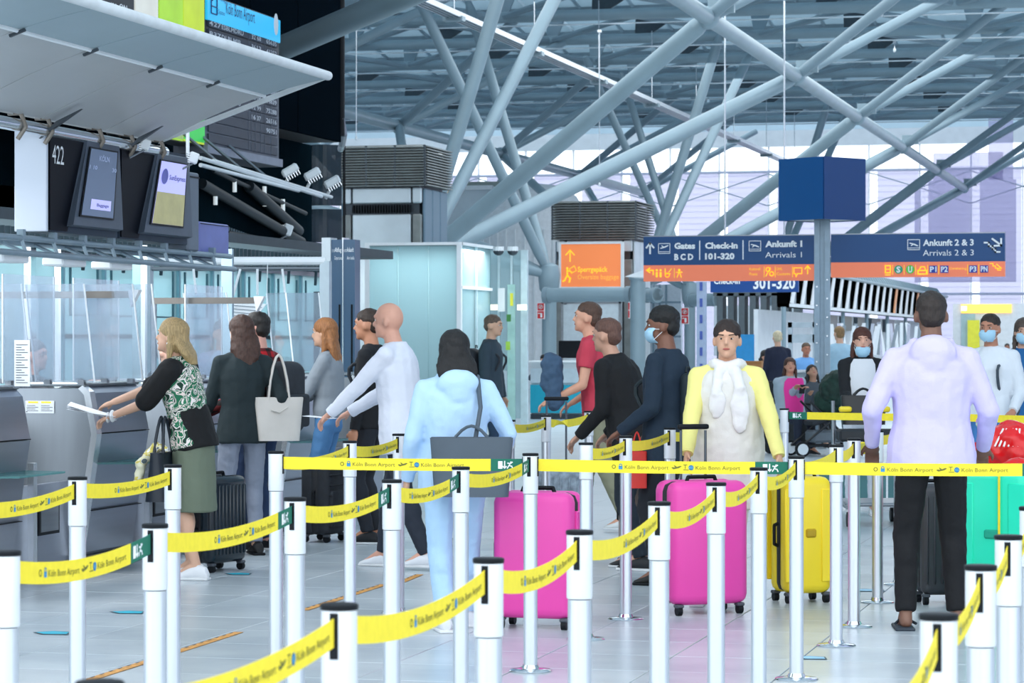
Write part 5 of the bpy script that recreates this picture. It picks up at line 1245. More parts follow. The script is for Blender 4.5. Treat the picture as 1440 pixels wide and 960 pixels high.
# ------------------------------------------------------------ luggage
def suitcase(px, d, w_, dep, h, rot, mat, label, kind='ribs', tele=0, tele_back=True):
    t = thing('suitcase', label, 'suitcase', G(px, d), AN+R_(rot))
    z0 = .055; H_ = h-z0; r = min(w_, dep)*.22
    for s_ in (-1, 1): obj('shell_half', MB().rbox((0, s_*dep*.252, z0+H_/2), (w_, dep*.49, H_), r*.9, 3), mat, t, smooth=True)
    obj('zip_band', MB().rbox((0, 0, z0+H_/2), (w_*.985, dep*.5, H_*.985), r*.9, 2), M('zip_band_'+mat.name, '#1f2126', .6), t, smooth=True)
    n = {'ribs': 5, 'two': 2, 'many': 9}.get(kind, 0)
    for s_ in (-1, 1):
        for k in range(n):
            x = (k-(n-1)/2)*w_*.78/max(1, n-1)
            obj('rib', MB().rbox((x, s_*dep*.497, z0+H_*.5), (w_*(.055 if n > 2 else .30), .016, H_*.80), .006, 1), mat, t, smooth=True)
    if kind == 'two':
        for s_ in (-1, 1): obj('grip_recess', MB().rbox((w_*.02, s_*dep*.5, z0+H_*.52), (w_*.22, .02, .05), .008, 1), M('recess_'+mat.name, '#b8960c' if 'yellow' in mat.name else '#0fa283', .5), t)
    if kind != 'soft': obj('side_rib', MB().rbox((w_*.5, 0, z0+H_*.5), (.02, dep*.3, H_*.7), .006, 1), mat, t)
    else:
        for k in range(6): obj('fabric_fold', MB().rbox((0, -dep*.5, z0+H_*(.12+.14*k)), (w_*.9, .02, .012), .004, 1), M('fold_dark', '#23272d', .8), t)
        obj('front_pocket', MB().rbox((0, -dep*.5, z0+H_*.36), (w_*.84, .05, H_*.5), .02, 2), mat, t, smooth=True)
    obj('top_handle', MB().pipe([(-.09, 0, h-.01), (-.08, 0, h+.018), (.08, 0, h+.018), (.09, 0, h-.01)], .011, 8), black, t, smooth=True)
    obj('side_handle', MB().pipe([(-w_/2+.01, 0, z0+H_*.4), (-w_/2-.02, 0, z0+H_*.42), (-w_/2-.02, 0, z0+H_*.58), (-w_/2+.01, 0, z0+H_*.6)], .01, 8), black, t, smooth=True)
    for sx in (-1, 1):
        for sy in (-1, 1):
            wh = obj('wheel', MB().tube((sx*w_*.4-.014, sy*dep*.36, .026), (sx*w_*.4+.014, sy*dep*.36, .026), .026, n=14), black, t, smooth=True)
            obj('wheel_fork', MB().rbox((sx*w_*.4, sy*dep*.36, .052), (.045, .05, .02), .006, 1), M('fork_grey', '#4a4f57', .5), t)
    if tele:
        y = dep*.36
        for sx in (-1, 1): obj('handle_rod', MB().tube((sx*.075, y, h-.02), (sx*.075, y, tele-.02), .008, n=8), M('rod_grey', '#5a6068', .3, .7), t)
        obj('handle_grip', MB().rbox((0, y, tele), (.19, .03, .03), .012, 2), black, t, smooth=True)
    return t
pink = M('pink_shell', '#ea48a8', .38, 0, .02, 3); yel = M('yellow_shell', '#ffe02a', .38, 0, .02, 3); grn = M('green_shell', '#22e6ba', .38, 0, .02, 3)
suitcase(757, 14.1, .43, .27, .71, -18, pink, 'glossy pink hard suitcase beside the woman in light blue, nearer of the two pink ones', 'none')
suitcase(986, 14.85, .46, .28, .73, 22, pink, 'glossy pink hard suitcase pulled by the woman in the yellow jacket', 'none', tele=1.02)
suitcase(1126, 15.5, .29, .26, .72, 18, yel, 'yellow hard suitcase behind the frontal belt post', 'two')
suitcase(1402, 14.9, .40, .27, .79, -25, grn, 'turquoise green hard suitcase at the right edge', 'two')
obj('yellow_strap', MB().box((.05, -.145, .43), (.012, .006, .7)), yellow_m, [o for o in C.objects if o.name.startswith('suitcase')][-1])
blk = M('black_fabric', '#2a2e35', .75, 0, .1, 20); sblk = M('black_shell', '#15242e', .2, 0, .05, 6)
suitcase(455, 20.2, .34, .24, .60, 70, blk, 'soft black wheeled suitcase beside the pale blue jeans on the left', 'soft')
suitcase(303, 17.6, .40, .24, .62, 60, sblk, 'shiny ribbed dark suitcase behind the bare legs', 'many')
suitcase(1318, 15.4, .22, .24, .68, 5, M('grey_dark_shell', '#3a3c42', .5), 'narrow charcoal suitcase standing behind the black trousers', 'ribs')
suitcase(896, 18.0, .22, .24, .66, -15, M('taupe_shell', '#a08f88', .5, 0, .04), 'taupe suitcase standing behind the black jacket person', 'ribs')
suitcase(785, 20.4, .34, .2, .52, 10, M('grey_pattern_shell', '#8d9aa6', .5, 0, .25, 20), 'small patterned grey cabin case with a tall black handle', 'ribs', tele=1.06)
def bag_tote(loc, rz, w_, h, dep, mat, label, strap_top, strap_w=.012, flare=1.12, cat='bag', name='tote_bag', clasp=True):
    t = thing(name, label, cat, loc, rz); rings = []
    for k in range(7):
        f = k/6; ww = w_/2*(1+(flare-1)*f); dd = dep/2*(1-.55*f)+.004; n = 20; z = h*f; q = []
        for i in range(n):
            u = 2*math.pi*i/n; cx_, cy_ = math.cos(u), math.sin(u); q.append(Vector((ww*abs(cx_)**.35*(1 if cx_ >= 0 else -1), dd*abs(cy_)**.5*(1 if cy_ >= 0 else -1), z)))
        rings.append(q)
    obj('body', MB().loft(rings), mat, t, smooth=True)
    for s_ in (-1, 1):
        y = s_*dep*.22; pts = []
        for j in range(9):
            u = math.pi*j/8; pts.append((-w_*.26*math.cos(u)*(1-.4*math.sin(u)), y*(1-.6*math.sin(u)), h*.88+(strap_top-h*.88)*math.sin(u)**.8))
        obj('strap', MB().pipe(pts, strap_w/2, 6), mat, t, smooth=True)
    if clasp:
        obj('short_strap', MB().pipe([(-w_*.2, -dep*.45, h*.72), (0, -dep*.5, h*.66), (w_*.2, -dep*.45, h*.78)], .006, 6), mat, t, smooth=True)
    obj('rim', MB().box((0, 0, h+.001), (w_*flare*.96, dep*.4, .006)), mat, t)
    return t
# ------------------------------------------------------------ people
def remeshed(name, mb, vox, mat, parent, smooth_it=4, disp=0.0, dscale=.12):
    me = bpy.data.meshes.new(name); me.from_pydata([tuple(v) for v in mb.v], [], mb.f)
    bm = bmesh.new(); bm.from_mesh(me); bmesh.ops.recalc_face_normals(bm, faces=bm.faces[:]); bm.to_mesh(me); bm.free()
    ob = bpy.data.objects.new('tmp', me); C.objects.link(ob)
    r = ob.modifiers.new('r', 'REMESH'); r.mode = 'VOXEL'; r.voxel_size = vox; r.use_smooth_shade = True
    s = ob.modifiers.new('s', 'SMOOTH'); s.factor = .5; s.iterations = smooth_it
    if disp:
        tx = bpy.data.textures.get('folds%g' % dscale) or bpy.data.textures.new('folds%g' % dscale, 'CLOUDS'); tx.noise_scale = dscale
        dm = ob.modifiers.new('d', 'DISPLACE'); dm.texture = tx; dm.strength = disp; dm.mid_level = .5; dm.texture_coords = 'LOCAL'
    dg = bpy.context.evaluated_depsgraph_get(); m2 = bpy.data.meshes.new_from_object(ob.evaluated_get(dg))
    C.objects.unlink(ob); bpy.data.objects.remove(ob); bpy.data.meshes.remove(me)
    m2.name = name; m2.materials.clear(); m2.materials.append(mat)
    for p in m2.polygons: p.use_smooth = True
    o = bpy.data.objects.new(name, m2); C.objects.link(o); o.parent = parent; return o
def cap_(mb, p, q, r0, r1, n=10):
    p = Vector(p); q = Vector(q); mb.tube(p, q, r0, r1, n); mb.ball(p, (r0,)*3, n, 6); mb.ball(q, (r1,)*3, n, 6)
def ik(a, c, l1, l2, pole):
    a = Vector(a); c = Vector(c); v = c-a; D = min(v.length, (l1+l2)*.999); 
    if v.length < 1e-5: v = Vector((0, 0, -1))
    e = v.normalized(); c = a+e*D
    x = (l1*l1-l2*l2+D*D)/(2*D); h = math.sqrt(max(0, l1*l1-x*x)); p = Vector(pole); p = p-e*p.dot(e)
    p = p.normalized() if p.length > 1e-5 else e.orthogonal().normalized()
    return a+e*x+p*h, c
SK = {}
def skinm(c): return M('skin_'+c.lstrip('#'), c, .5, 0, .04, 12)
def clothm(c, **kw):
    return M('cloth_'+c.lstrip('#'), c, .85, 0, .012, 10, bump=.12, bscale=110) if isinstance(c, str) else c
def person(label, px, d, face, H, top='#888888', legs='#333333', hair=('short', '#20160f'), skin='#d9a98c', shoes='#222222', sleeves='long', lean=0, hands=None, feet=None, yaw=0, pitch=0, hip=None,
           sk=None, hood=False, mask=None, vox=.0095, bulk=1.0, hem=.84, skirt=None, scarf=None, jacket=None, legw=1.0, openj=None, cat='person', curl=.7, folds=.016, waist=None, ankle=.09, name='person', kneep=None, group=None, elbowp=None, zoff=0.0, roll=0):
    s = H/1.70; t = thing(name, label, cat, G(px, d, zoff), AN+R_(face), group)
    skm = skinm(skin); hz = (hip if hip is not None else .89)*s if hip is None else hip
    HZ = Vector((0, 0, hz)); Rl = Matrix.Rotation(-R_(lean), 3, 'X') @ Matrix.Rotation(R_(roll), 3, 'Y')
    def T(x, y, z):     # z given for a standing 1.70 m body with hips at .89
        return HZ+Rl @ Vector((x*s, y*s, (z-.89)*s))
    b = bulk
    bs = b**.55; sh = {1: T(.162*bs, 0, 1.372), -1: T(-.162*bs, 0, 1.372)}
    hands = hands or {}; feet = feet or {}
    hp = {1: HZ+Vector((.09*s, 0, -.02*s)), -1: HZ+Vector((-.09*s, 0, -.02*s))}
    el = {}; wr = {}; kn = {}; an = {}
    for k in (1, -1):
        tg = hands.get(k, (k*(.24+.06*(b-1)*3), .06, .80)); tg = Vector((tg[0]*s, tg[1]*s, tg[2]*s))
        el[k], wr[k] = ik(sh[k], tg, .285*s, .255*s, (elbowp or {}).get(k, (k*.2, -1, -.2)))
        ft = feet.get(k, (k*.10, .0, .085)); ft = Vector((ft[0]*s, ft[1]*s, ft[2]*s))
        kn[k], an[k] = ik(hp[k], ft, .405*s, .400*s, kneep or (k*.1, 1, 0))
    # head frame
    nk = T(0, .0, 1.45); Rh = Matrix.Rotation(R_(yaw), 3, 'Z') @ Matrix.Rotation(-R_(pitch), 3, 'X')
    hc = T(0, .02, 1.50)+Rh @ Vector((0, .012*s, .095*s))
    def Hd(x, y, z): return hc+Rh @ Vector((x*s, y*s, z*s))
    # --- body: one continuous surface
    mb = MB()
    def tor(rr, mb, inf=0.0):
        rings = []
        for (z, rx, ry, y) in rr:
            q = []
            for i in range(16):
                u = 2*math.pi*i/16; q.append(T((rx*b+inf)*math.cos(u), y+(ry*b+inf)*math.sin(u), z))
            rings.append(q)
        mb.loft(rings)
    TR = [(.82, .12, .09, 0), (.90, .155, .105, 0), (.98, .15, .10, 0), (1.07, .128, .092, .0), (1.18, .14, .10, .0), (1.29, .15, .10, 0), (1.36, .14, .09, -.005), (1.41, .09, .065, -.008), (1.445, .06, .055, -.004)]
    tor(TR, mb)
    cap_(mb, T(0, -.004, 1.40), T(0, .012, 1.53), .058*s*min(b, 1.1), .052*s)
    mb.ball(Hd(0, -.005, .02), (.076*s, .095*s, .098*s), 16, 12, Rh); mb.ball(Hd(0, .028, -.045), (.058*s, .062*s, .068*s), 14, 10, Rh); mb.ball(Hd(0, .068, -.088), (.026*s, .022*s, .02*s), 8, 6, Rh)
    mb.ball(Hd(0, .096, -.022), (.012*s, .018*s, .016*s), 8, 6, Rh); mb.tube(Hd(0, .084, .012), Hd(0, .1, -.02), .008*s, .012*s, 8); mb.ball(Hd(0, .078, .03), (.05*s, .02*s, .014*s), 10, 6, Rh)
    for k in (1, -1):
        mb.ball(Hd(k*.078, -.008, -.012), (.012*s, .02*s, .031*s), 8, 6, Rh)
        cap_(mb, T(k*.06, 0, 1.38), sh[k], .042*s, .045*s)
        cap_(mb, sh[k], el[k], .046*s*b**.5, .036*s); cap_(mb, el[k], wr[k], .037*s, .024*s)
        cap_(mb, hp[k], kn[k], .078*s, .052*s); cap_(mb, kn[k], an[k], .052*s, .034*s)
        cm = kn[k].lerp(an[k], .3); mb.ball(cm+Vector((0, -.012*s, 0)), (.052*s, .055*s, .10*s), 10, 8)
        # foot
        fd = Vector((0, 1, 0)); 
        f0 = an[k]+Vector((0, -.03*s, -.045*s)); f1 = an[k]+Vector((k*.012, .13*s, -.062*s)); cap_(mb, an[k], f0, .034*s, .032*s); cap_(mb, f0, f1, .03*s, .024*s); mb.tube(an[k]+Vector((0, 0.02, 0)), f1, .034*s, .022*s, 8)
        # hand with five fingers
        fa = (wr[k]-el[k]).normalized(); sd = Vector((k, 0, 0)); 
        side = (Vector((0, 0, 1)).cross(fa)); side = side.normalized() if side.length > .1 else Vector((0, 1, 0))
        if abs(fa.z) > .8: side = Vector((0, 1, 0)); side = (side-fa*side.dot(fa)).normalized()
        nrm = fa.cross(side).normalized(); inn = -sd if abs(fa.z) > .8 else Vector((0, 0, -1)); 
        if nrm.dot(inn) < 0: nrm = -nrm
        pc = wr[k]+fa*.045*s
        rot = Matrix((side, fa, nrm)).transposed(); mb.ball(pc, (.04*s, .052*s, .018*s), 12, 8, rot)
        for j, (o_, ln) in enumerate(((-.030, .066), (-.010, .076), (.010, .072), (.030, .056))):
            r0 = pc+fa*.036*s+side*o_*s; g1 = r0+(fa*math.cos(curl*.5)+nrm*math.sin(curl*.5)+side*o_*1.5)*ln*.5*s; g2 = g1+(fa*math.cos(curl*1.5)+nrm*math.sin(curl*1.5))*ln*.5*s
            cap_(mb, pc+side*o_*.7*s, r0, .009*s, .0092*s, 6); cap_(mb, r0, g1, .0092*s, .0085*s, 6); cap_(mb, g1, g2, .0085*s, .007*s, 6)
        th = side*(1 if side.dot(Vector((0, 1, 0))) > 0 else -1); t0 = pc-fa*.02*s+th*.03*s; t1 = t0+(th*.6+fa*.7+nrm*.35).normalized()*.035*s; cap_(mb, pc-fa*.02*s, t0, .013*s, .012*s, 6); cap_(mb, t0, t1, .012*s, .010*s, 6); cap_(mb, t1, t1+(fa*.9+nrm*.4)*.025*s, .010*s, .008*s, 6)
    remeshed('body', mb, vox, skm, t, 2)
    # --- face parts
    for k in (1, -1):
        e = obj('eye', MB().ball(Hd(k*.031, .0765, .006), (.0095*s, .008*s, .005*s), 10, 6, Rh), M('eye_white', '#d9dad8', .3, 0, 0), t, smooth=True)
        obj('iris', MB().ball(Hd(k*.031, .0855, .006), (.0055*s, .003*s, .006*s), 8, 6, Rh), M('iris_dark', '#22160f', .2, 0, 0), e, smooth=True)
        obj('eyebrow', MB().tube(Hd(k*.015, .096, .027), Hd(k*.046, .084, .030), .0035*s, .0025*s, 6), M('brow_'+hair[1].lstrip('#'), hair[1], .8), t)
    obj('lips', MB().ball(Hd(0, .087, -.056), (.022*s, .006*s, .007*s), 10, 6, Rh), M('lips', '#a8584f', .5, 0, 0), t, smooth=True)
    # --- top
    tm = clothm(top); vt = max(vox, .010)
    mb = MB(); inf = .020
    rr = [r for r in [(hem, .182, .13, 0), (.90, .178, .126, 0), (.98, .168, .118, 0), (1.07, (.15 if waist is None else waist), .112, 0), (1.18, .157, .118, 0), (1.27, .168, .12, 0), (1.34, .165, .108, -.004), (1.39, .13/b**.5, .09, -.006), (1.43, .088/b, .075/b**.5, -.006), (1.455, .07/b, .066/b**.5, -.006)] if r[0] >= hem]
    if hem > .9: rr = [(hem, .16, .116, 0)]+[r for r in rr if r[0] > hem+.02]
    tor(rr, mb, .006)
    for k in (1, -1):
        cap_(mb, T(k*.05, -.004, 1.412), sh[k]+Vector((0, 0, .004)), .052*s, .056*s); cap_(mb, T(k*.10, 0, 1.33), sh[k]+Vector((-k*.01, 0, -.02)), .075*s, .060*s)
        if sleeves == 'long':
            cap_(mb, sh[k], el[k], .060*s*b**.4, .053*s*b**.3); mb.tube(el[k], wr[k]-(wr[k]-el[k]).normalized()*.0, .054*s, .040*s, 12); mb.ball(el[k], (.055*s,)*3, 10, 6)
        else:
            q = sh[k].lerp(el[k], .55 if sleeves == 'short' else .85); mb.ball(sh[k], (.066*s,)*3, 10, 6); mb.tube(sh[k], q, .066*s, .062*s, 12)
    if hood:
        mb.ball(T(0, -.085, 1.41), (.125*s, .075*s, .085*s), 14, 10); mb.ball(T(0, -.10, 1.36), (.09*s, .06*s, .09*s), 12, 8)
        for k in (1, -1): cap_(mb, T(k*.085, -.02, 1.45), T(k*.05, .07, 1.39), .032*s, .022*s)
    to = remeshed('top', mb, vt, tm, t, 3, folds, .09)
    if hood or sleeves == 'long':
        for k in (1, -1):
            if sleeves == 'long':
                e = (wr[k]-el[k]).normalized(); obj('cuff', MB().tube(wr[k]-e*.045*s, wr[k]+e*.004, .041*s, .037*s, 14), tm, to, smooth=True)
    if openj:      # shirt showing in the open front, as its own piece
        mb = MB()
        for z in range(9):
            pass
        rings = []
        for z, wd in ((hem+.02, .045), (1.0, .05), (1.15, .055), (1.28, .06), (1.38, .055), (1.43, .04)):
            q = []
            for i in range(10):
                u = math.pi*(.5-.5*(i/9-.5)*2*(wd/.11)); q.append(T(.157*b*math.cos(u)*1.0, (.125*b)*math.sin(u)+.009, z))
            for i in range(9, -1, -1):
                u = math.pi*(.5-.5*(i/9-.5)*2*(wd/.11)); q.append(T(.13*b*math.cos(u), (.10*b)*math.sin(u), z))
            rings.append(q)
        mb.loft(rings); obj('shirt_front', mb, clothm(openj), t, smooth=True)
    if scarf:
        mb = MB()
        for j in range(10):
            u = 2*math.pi*j/10; u2 = 2*math.pi*(j+1)/10
            cap_(mb, T(.085*math.cos(u), .075*math.sin(u)+.01, 1.44+.015*math.sin(3*u)), T(.085*math.cos(u2), .075*math.sin(u2)+.01, 1.44+.015*math.sin(3*u2)), .035*s, .035*s, 8)
        cap_(mb, T(-.05, .10, 1.40), T(-.09, .165, 1.30), .04*s, .035*s); mb.ball(T(-.085, .165, 1.18), (.06*s, .022*s, .15*s), 12, 10); cap_(mb, T(.04, .10, 1.40), T(.06, .165, 1.27), .04*s, .03*s); mb.ball(T(.05, .165, 1.22), (.055*s, .022*s, .10*s), 12, 10)
        remeshed('scarf', mb, vt, clothm(scarf), t, 3, .02, .05)
    if jacket:    # sleeveless outer layer
        mb = MB(); tor([(jacket[1], .185, .14, 0), (.95, .185, .14, 0), (1.1, .178, .138, 0), (1.25, .172, .135, 0), (1.35, .15, .118, 0), (1.41, .10, .085, 0)], mb, .012)
        remeshed('vest', mb, vt, clothm(jacket[0]), t, 3, .02, .08)
    # --- legs
    if skirt:
        mb = MB(); rings = []
        for z, rx, ry in ((.98, .158, .12), (.88, .182, .135), (.70, .185, .14), (skirt[1], .19, .15)):
            rings.append([HZ+Vector((rx*s*math.cos(2*math.pi*i/18), (ry*s)*math.sin(2*math.pi*i/18), (z-.89)*s)) for i in range(18)])
        mb.loft(rings); remeshed('skirt', mb, vt, clothm(skirt[0]), t, 2, .014, .1)
    if legs:
        lm = clothm(legs); mb = MB()
        for z0_, rx, ry in ((0, 0, 0),):
            rings = []
            for z, rx, ry in ((.80, .13, .10), (.86, .152, .112), (.93, .148, .108), (1.0, .135, .098)):
                rings.append([T(rx*b*math.cos(2*math.pi*i/16), ry*b*math.sin(2*math.pi*i/16), z) for i in range(16)])
            mb.loft(rings)
        for k in (1, -1):
            cap_(mb, hp[k], kn[k], .088*s*legw, .066*s*legw); q = an[k]+(kn[k]-an[k]).normalized()*(ankle-.085)*s; mb.ball(kn[k], (.067*s*legw,)*3, 10, 6); mb.tube(kn[k], q, .066*s*legw, .05*s*legw, 12); mb.ball(kn[k].lerp(q, .3)+Vector((0, -.012*s, 0)), (.06*s*legw, .064*s*legw, .1*s), 10, 8)
        remeshed('trousers', mb, vt, lm, t, 3, folds*.8, .06)
    # --- shoes
    for k in (1, -1):
        if kn[k].z < .03: continue
        a = an[k]
        if shoes:
            mb = MB(); rings = []
            for (y, wx, z0_, z1_) in ((-.085, .022, -.07, -.03), (-.07, .036, -.08, .0), (-.02, .04, -.083, .02), (.03, .042, -.083, .005), (.09, .046, -.083, -.028), (.14, .042, -.083, -.045), (.17, .024, -.08, -.058)):
                q = []
                for i in range(12):
                    u = 2*math.pi*i/12; q.append(a+Vector(((wx*math.cos(u)+k*.006)*s, y*s, ((z0_+z1_)/2+(z1_-z0_)/2*math.sin(u))*s)))
                rings.append(q)
            mb.loft(rings); sh_ = obj('shoe', mb, M('shoe_'+shoes.lstrip('#'), shoes, .6, 0, .03), t, smooth=True)
            obj('sole', MB().rbox(a+Vector((k*.006*s, .04*s, -.076*s)), (.088*s, .262*s, .018), .008, 2), M('sole_pale', '#e6e8ea', .6) if shoes not in ('#111111',) else black, sh_, smooth=True)
            obj('laces', MB().box(a+Vector((k*.006*s, .055*s, -.012*s)), (.04*s, .06*s, .012), Matrix.Rotation(R_(-28), 3, 'X')), M('lace', '#f0f2f4', .7) if shoes != '#111111' else M('lace_dark', '#2a2d33', .7), sh_)
        else:
            o = obj('sandal', MB().rbox(a+Vector((k*.01*s, .035*s, -.078*s)), (.10*s, .27*s, .02), .009, 2), M('sandal_dark', '#27323e', .6), t, smooth=True)
            obj('sandal_strap', MB().pipe([a+Vector((-.05*s, .03*s, -.06*s)), a+Vector((k*.005, .10*s, -.028*s)), a+Vector((.055*s, .03*s, -.06*s))], .008, 6), M('sandal_dark'), o, smooth=True)
    # --- hair
    st, hcol = hair[0], hair[1]; hm = M('hair_'+hcol.lstrip('#'), hcol, .55, 0, .22, 30, bump=.5, bscale=60, stretch=(6, 6, .6))
    if st != 'bald':
        mb = MB()
        if st in ('short', 'fade'): mb.ball(Hd(0, -.012, .047), (.080*s, .097*s, .078*s), 16, 10, Rh); mb.ball(Hd(0, -.05, .0), (.070*s, .055*s, .07*s), 12, 8, Rh)
        if st == 'afro': mb.ball(Hd(0, -.014, .052), (.086*s, .098*s, .082*s), 16, 10, Rh); mb.ball(Hd(0, -.055, -.005), (.076*s, .055*s, .06*s), 12, 8, Rh)
        if st in ('long', 'mid', 'bun', 'wavy'):
            mb.ball(Hd(0, -.010, .042), (.088*s, .103*s, .088*s), 16, 10, Rh); mb.ball(Hd(0, -.055, -.02), (.084*s, .06*s, .10*s), 12, 8, Rh)
            for k in (1, -1): cap_(mb, Hd(k*.068, -.01, .03), Hd(k*.078, -.015, -.07), .022*s, .022*s, 8)
        if st in ('long', 'wavy', 'mid'):
            L = {'long': .30, 'wavy': .33, 'mid': .14}[st] if len(hair) < 3 else hair[2]
            rings = []
            for j in range(8):
                f = j/7; w_ = .085+.025*math.sin(math.pi*min(1, f*1.1))*(1.8 if st == 'wavy' else 1)-.03*f*f; c = Hd(0, -.055, -.02)+Vector((0, -.02*s*f, 0))+Rl @ Vector((0, -.035*s*math.sin(f*2), -L*s*f))
                rings.append([c+(Rl @ Vector((w_*s*math.cos(2*math.pi*i/14), .048*s*(1-.3*f)*math.sin(2*math.pi*i/14), 0))) for i in range(14)])
            mb.loft(rings)
            for k in (1, -1): cap_(mb, Hd(k*.078, -.02, -.05), Hd(k*.085, -.01, -.12)+Rl @ Vector((0, 0, -L*.35*s)), .026*s, .016*s, 8)
        if st == 'bun': mb.v = []; mb.f = []; mb.ball(Hd(0, -.013, .040), (.085*s, .101*s, .087*s), 16, 10, Rh); mb.ball(Hd(0, -.115, .03), (.045*s, .04*s, .045*s), 12, 8, Rh)
        if st == 'pony': mb.ball(Hd(0, -.018, .034), (.084*s, .098*s, .088*s), 16, 10, Rh)
        remeshed('hair', mb, max(.007, vox*.8), hm, t, 2, .012, .03)
    if mask:
        mb = MB(); rings = []
        dy, mz = (0, 0) if mask == 'up' else (.0, -.045)
        for z, wd, y in ((-.010, .052, .082), (-.035, .062, .104), (-.06, .060, .104), (-.085, .048, .094), (-.105, .03, .07)):
            q = []
            for i in range(10): u = math.pi*i/9; q.append(Hd(-wd*1.12*math.cos(u), (y-.035)+(.052)*math.sin(u)-.012, z+mz))
            for i in range(9, -1, -1): u = math.pi*i/9; q.append(Hd(-wd*1.02*math.cos(u), (y-.035)+(.046)*math.sin(u)-.016, z+mz))
            rings.append(q)
        mb.loft(rings); mk = obj('face_mask', mb, M('mask_blue', '#a9d3ea', .7, 0, .02), t, smooth=True)
        for k in (1, -1):
            for z in (-.018, -.085): obj('ear_loop', MB().tube(Hd(k*.058, .05, z+mz), Hd(k*.082, -.02, -.02), .002, n=5), white_p, mk)
    t['_j'] = 0; del t['_j']
    return dict(root=t, sh=sh, el=el, wr=wr, hc=hc, T=T, s=s, Hd=Hd, HZ=HZ, kn=kn, an=an, b=bulk)
def world_of(p, v): return Matrix.Translation(p['root'].location) @ p['root'].rotation_euler.to_matrix().to_4x4() @ Vector(v)
def backpack(p, w_, h, dep, mat, label, z=1.12, straps=True):
    c = world_of(p, p['T'](0, -.12-dep/2, z)); r = p['root'].rotation_euler.z
    t = thing('backpack', label, 'backpack', c-Vector((0, 0, h/2)), r)
    mb = MB().rbox((0, 0, h/2), (w_, dep, h), min(w_, dep)*.46, 5); obj('bag_body', mb, mat, t, smooth=True)
    obj('front_pocket', MB().rbox((0, -dep/2, h*.33), (w_*.8, .06, h*.45), .025, 3), mat, t, smooth=True)
    obj('top_loop', MB().pipe([(-.03, dep*.3, h), (-.02, dep*.3, h+.03), (.02, dep*.3, h+.03), (.03, dep*.3, h)], .006, 6), mat, t)
    for k in (1, -1):
        pts = []
        for j in range(8):
            f = j/7; u = math.pi*f; pts.append((k*(.09+.02*math.sin(u)), dep/2+.02+(.245+.13*(p['b']-1))*max(0, math.sin(u))**.6*p['s'], h*.9-.35*f+.1*math.sin(u)))
        obj('shoulder_strap', MB().pipe(pts, .013, 6), mat, t, smooth=True)
    return t
def sheet_paper(loc, rz, w_, h, label, tilt=20, n=3, col='#f4f6fb'):
    t = thing('papers', label, 'papers', loc, rz)
    for k in range(n): obj('sheet', MB().box((0, k*.01, k*.004), (w_, h, .002), Matrix.Rotation(R_(tilt+k*5), 3, 'X') @ Matrix.Rotation(R_(k*7), 3, 'Z')), M('paper_white', col, .7, 0, 0), t)
    return t
# ------------------------------------------------------------ the people
P_floral = Pattern('cloth_floral', [(0, '#1d6b4b'), (.44, '#e9d9d2'), (.5, '#2a7a56'), (.56, '#efe6e2'), (.62, '#123c2c')], scale=16)
P_plaid = Pattern('cloth_plaid', [(0, '#b8141f'), (.3, '#5a0c12'), (.7, '#120a0c')], 'plaid', 13)
MATS['cloth_floral_top'] = P_floral
_c = clothm
def clothm(c):
    if c == 'floral': return P_floral
    if c == 'plaid': return P_plaid
    return _c(c)
# blonde woman at the counter
p = person('blonde woman in floral blouse, black sleeves and olive skirt leaning on the counter', 272, 17.0, 78, 1.64, top='floral', legs=None, hair=('mid', '#b59a6c', .17), skin='#dcae93', shoes='#eef0f3', sleeves='none',
           lean=12, hands={-1: (-.10, .52, 1.06), 1: (.14, .66, 1.12)}, feet={1: (.09, .04, .085), -1: (-.09, -.05, .085)}, hem=.86, skirt=('#6f7a68', .44), pitch=-8, bulk=1.08, vox=.008, elbowp={1: (.2, -.3, -1), -1: (-.3, -.6, -1)})
mb = MB(); k = -1
for k in (1, -1): cap_(mb, p['T'](k*.12, 0, 1.36), p['sh'][k], .08, .075); cap_(mb, p['sh'][k], p['sh'][k].lerp(p['el'][k], .92), .078, .072)
rg = []
for z, rx, ry in ((.84, .195, .155), (.95, .188, .145), (1.05, .175, .14), (1.14, .15, .12)): rg.append([p['T'](rx*math.cos(2*math.pi*i/16), ry*math.sin(2*math.pi*i/16)-.005, z) for i in range(16)])
mb.loft(rg); remeshed('black_sleeves', mb, .01, clothm('#0a0b0e'), p['root'], 3, .012, .08)
w_ = p['wr'][-1]; obj('bracelet', MB().ball(w_, (.04, .018, .04), 12, 6).ball(w_+Vector((0, .03, -.01)), (.036, .01, .036), 12, 6), M('bracelet_white', '#e6e8ea', .4), p['root'], smooth=True)
obj('earring', MB().ball(p['Hd'](-.088, -.005, -.045), (.008,)*3, 8, 6), white_m, p['root'])
sheet_paper(world_of(p, p['wr'][-1]+Vector((.06, .13, .02))), AN+R_(80), .22, .32, 'bundle of white papers held by the blonde woman over the counter', 8)
c = world_of(p, Vector((-.17, .14, .50)))
bag_tote(c, AN+R_(80), .38, .30, .14, M('navy_leather', '#15202c', .4, 0, .1), 'large dark navy shoulder bag hanging at the blonde woman', .52, .02, 1.0, name='handbag', clasp=False)
t = thing('silk_scarf', 'pale yellow scarf tied on the dark shoulder bag', 'scarf', c+Vector((-.02, -.06, .34))); mb = MB(); cap_(mb, (0, 0, 0), (-.09, -.02, -.10), .03, .035); cap_(mb, (-.09, -.02, -.10), (-.12, -.02, -.24), .035, .03); cap_(mb, (0, 0, 0), (.06, -.01, -.02), .03, .02); remeshed('cloth', mb, .009, Pattern('scarf_print', [(0, '#e9e6c8'), (.48, '#d8c764'), (.55, '#f4f3ea'), (.62, '#5c6a6c')], scale=14), t, 2, .03, .04)
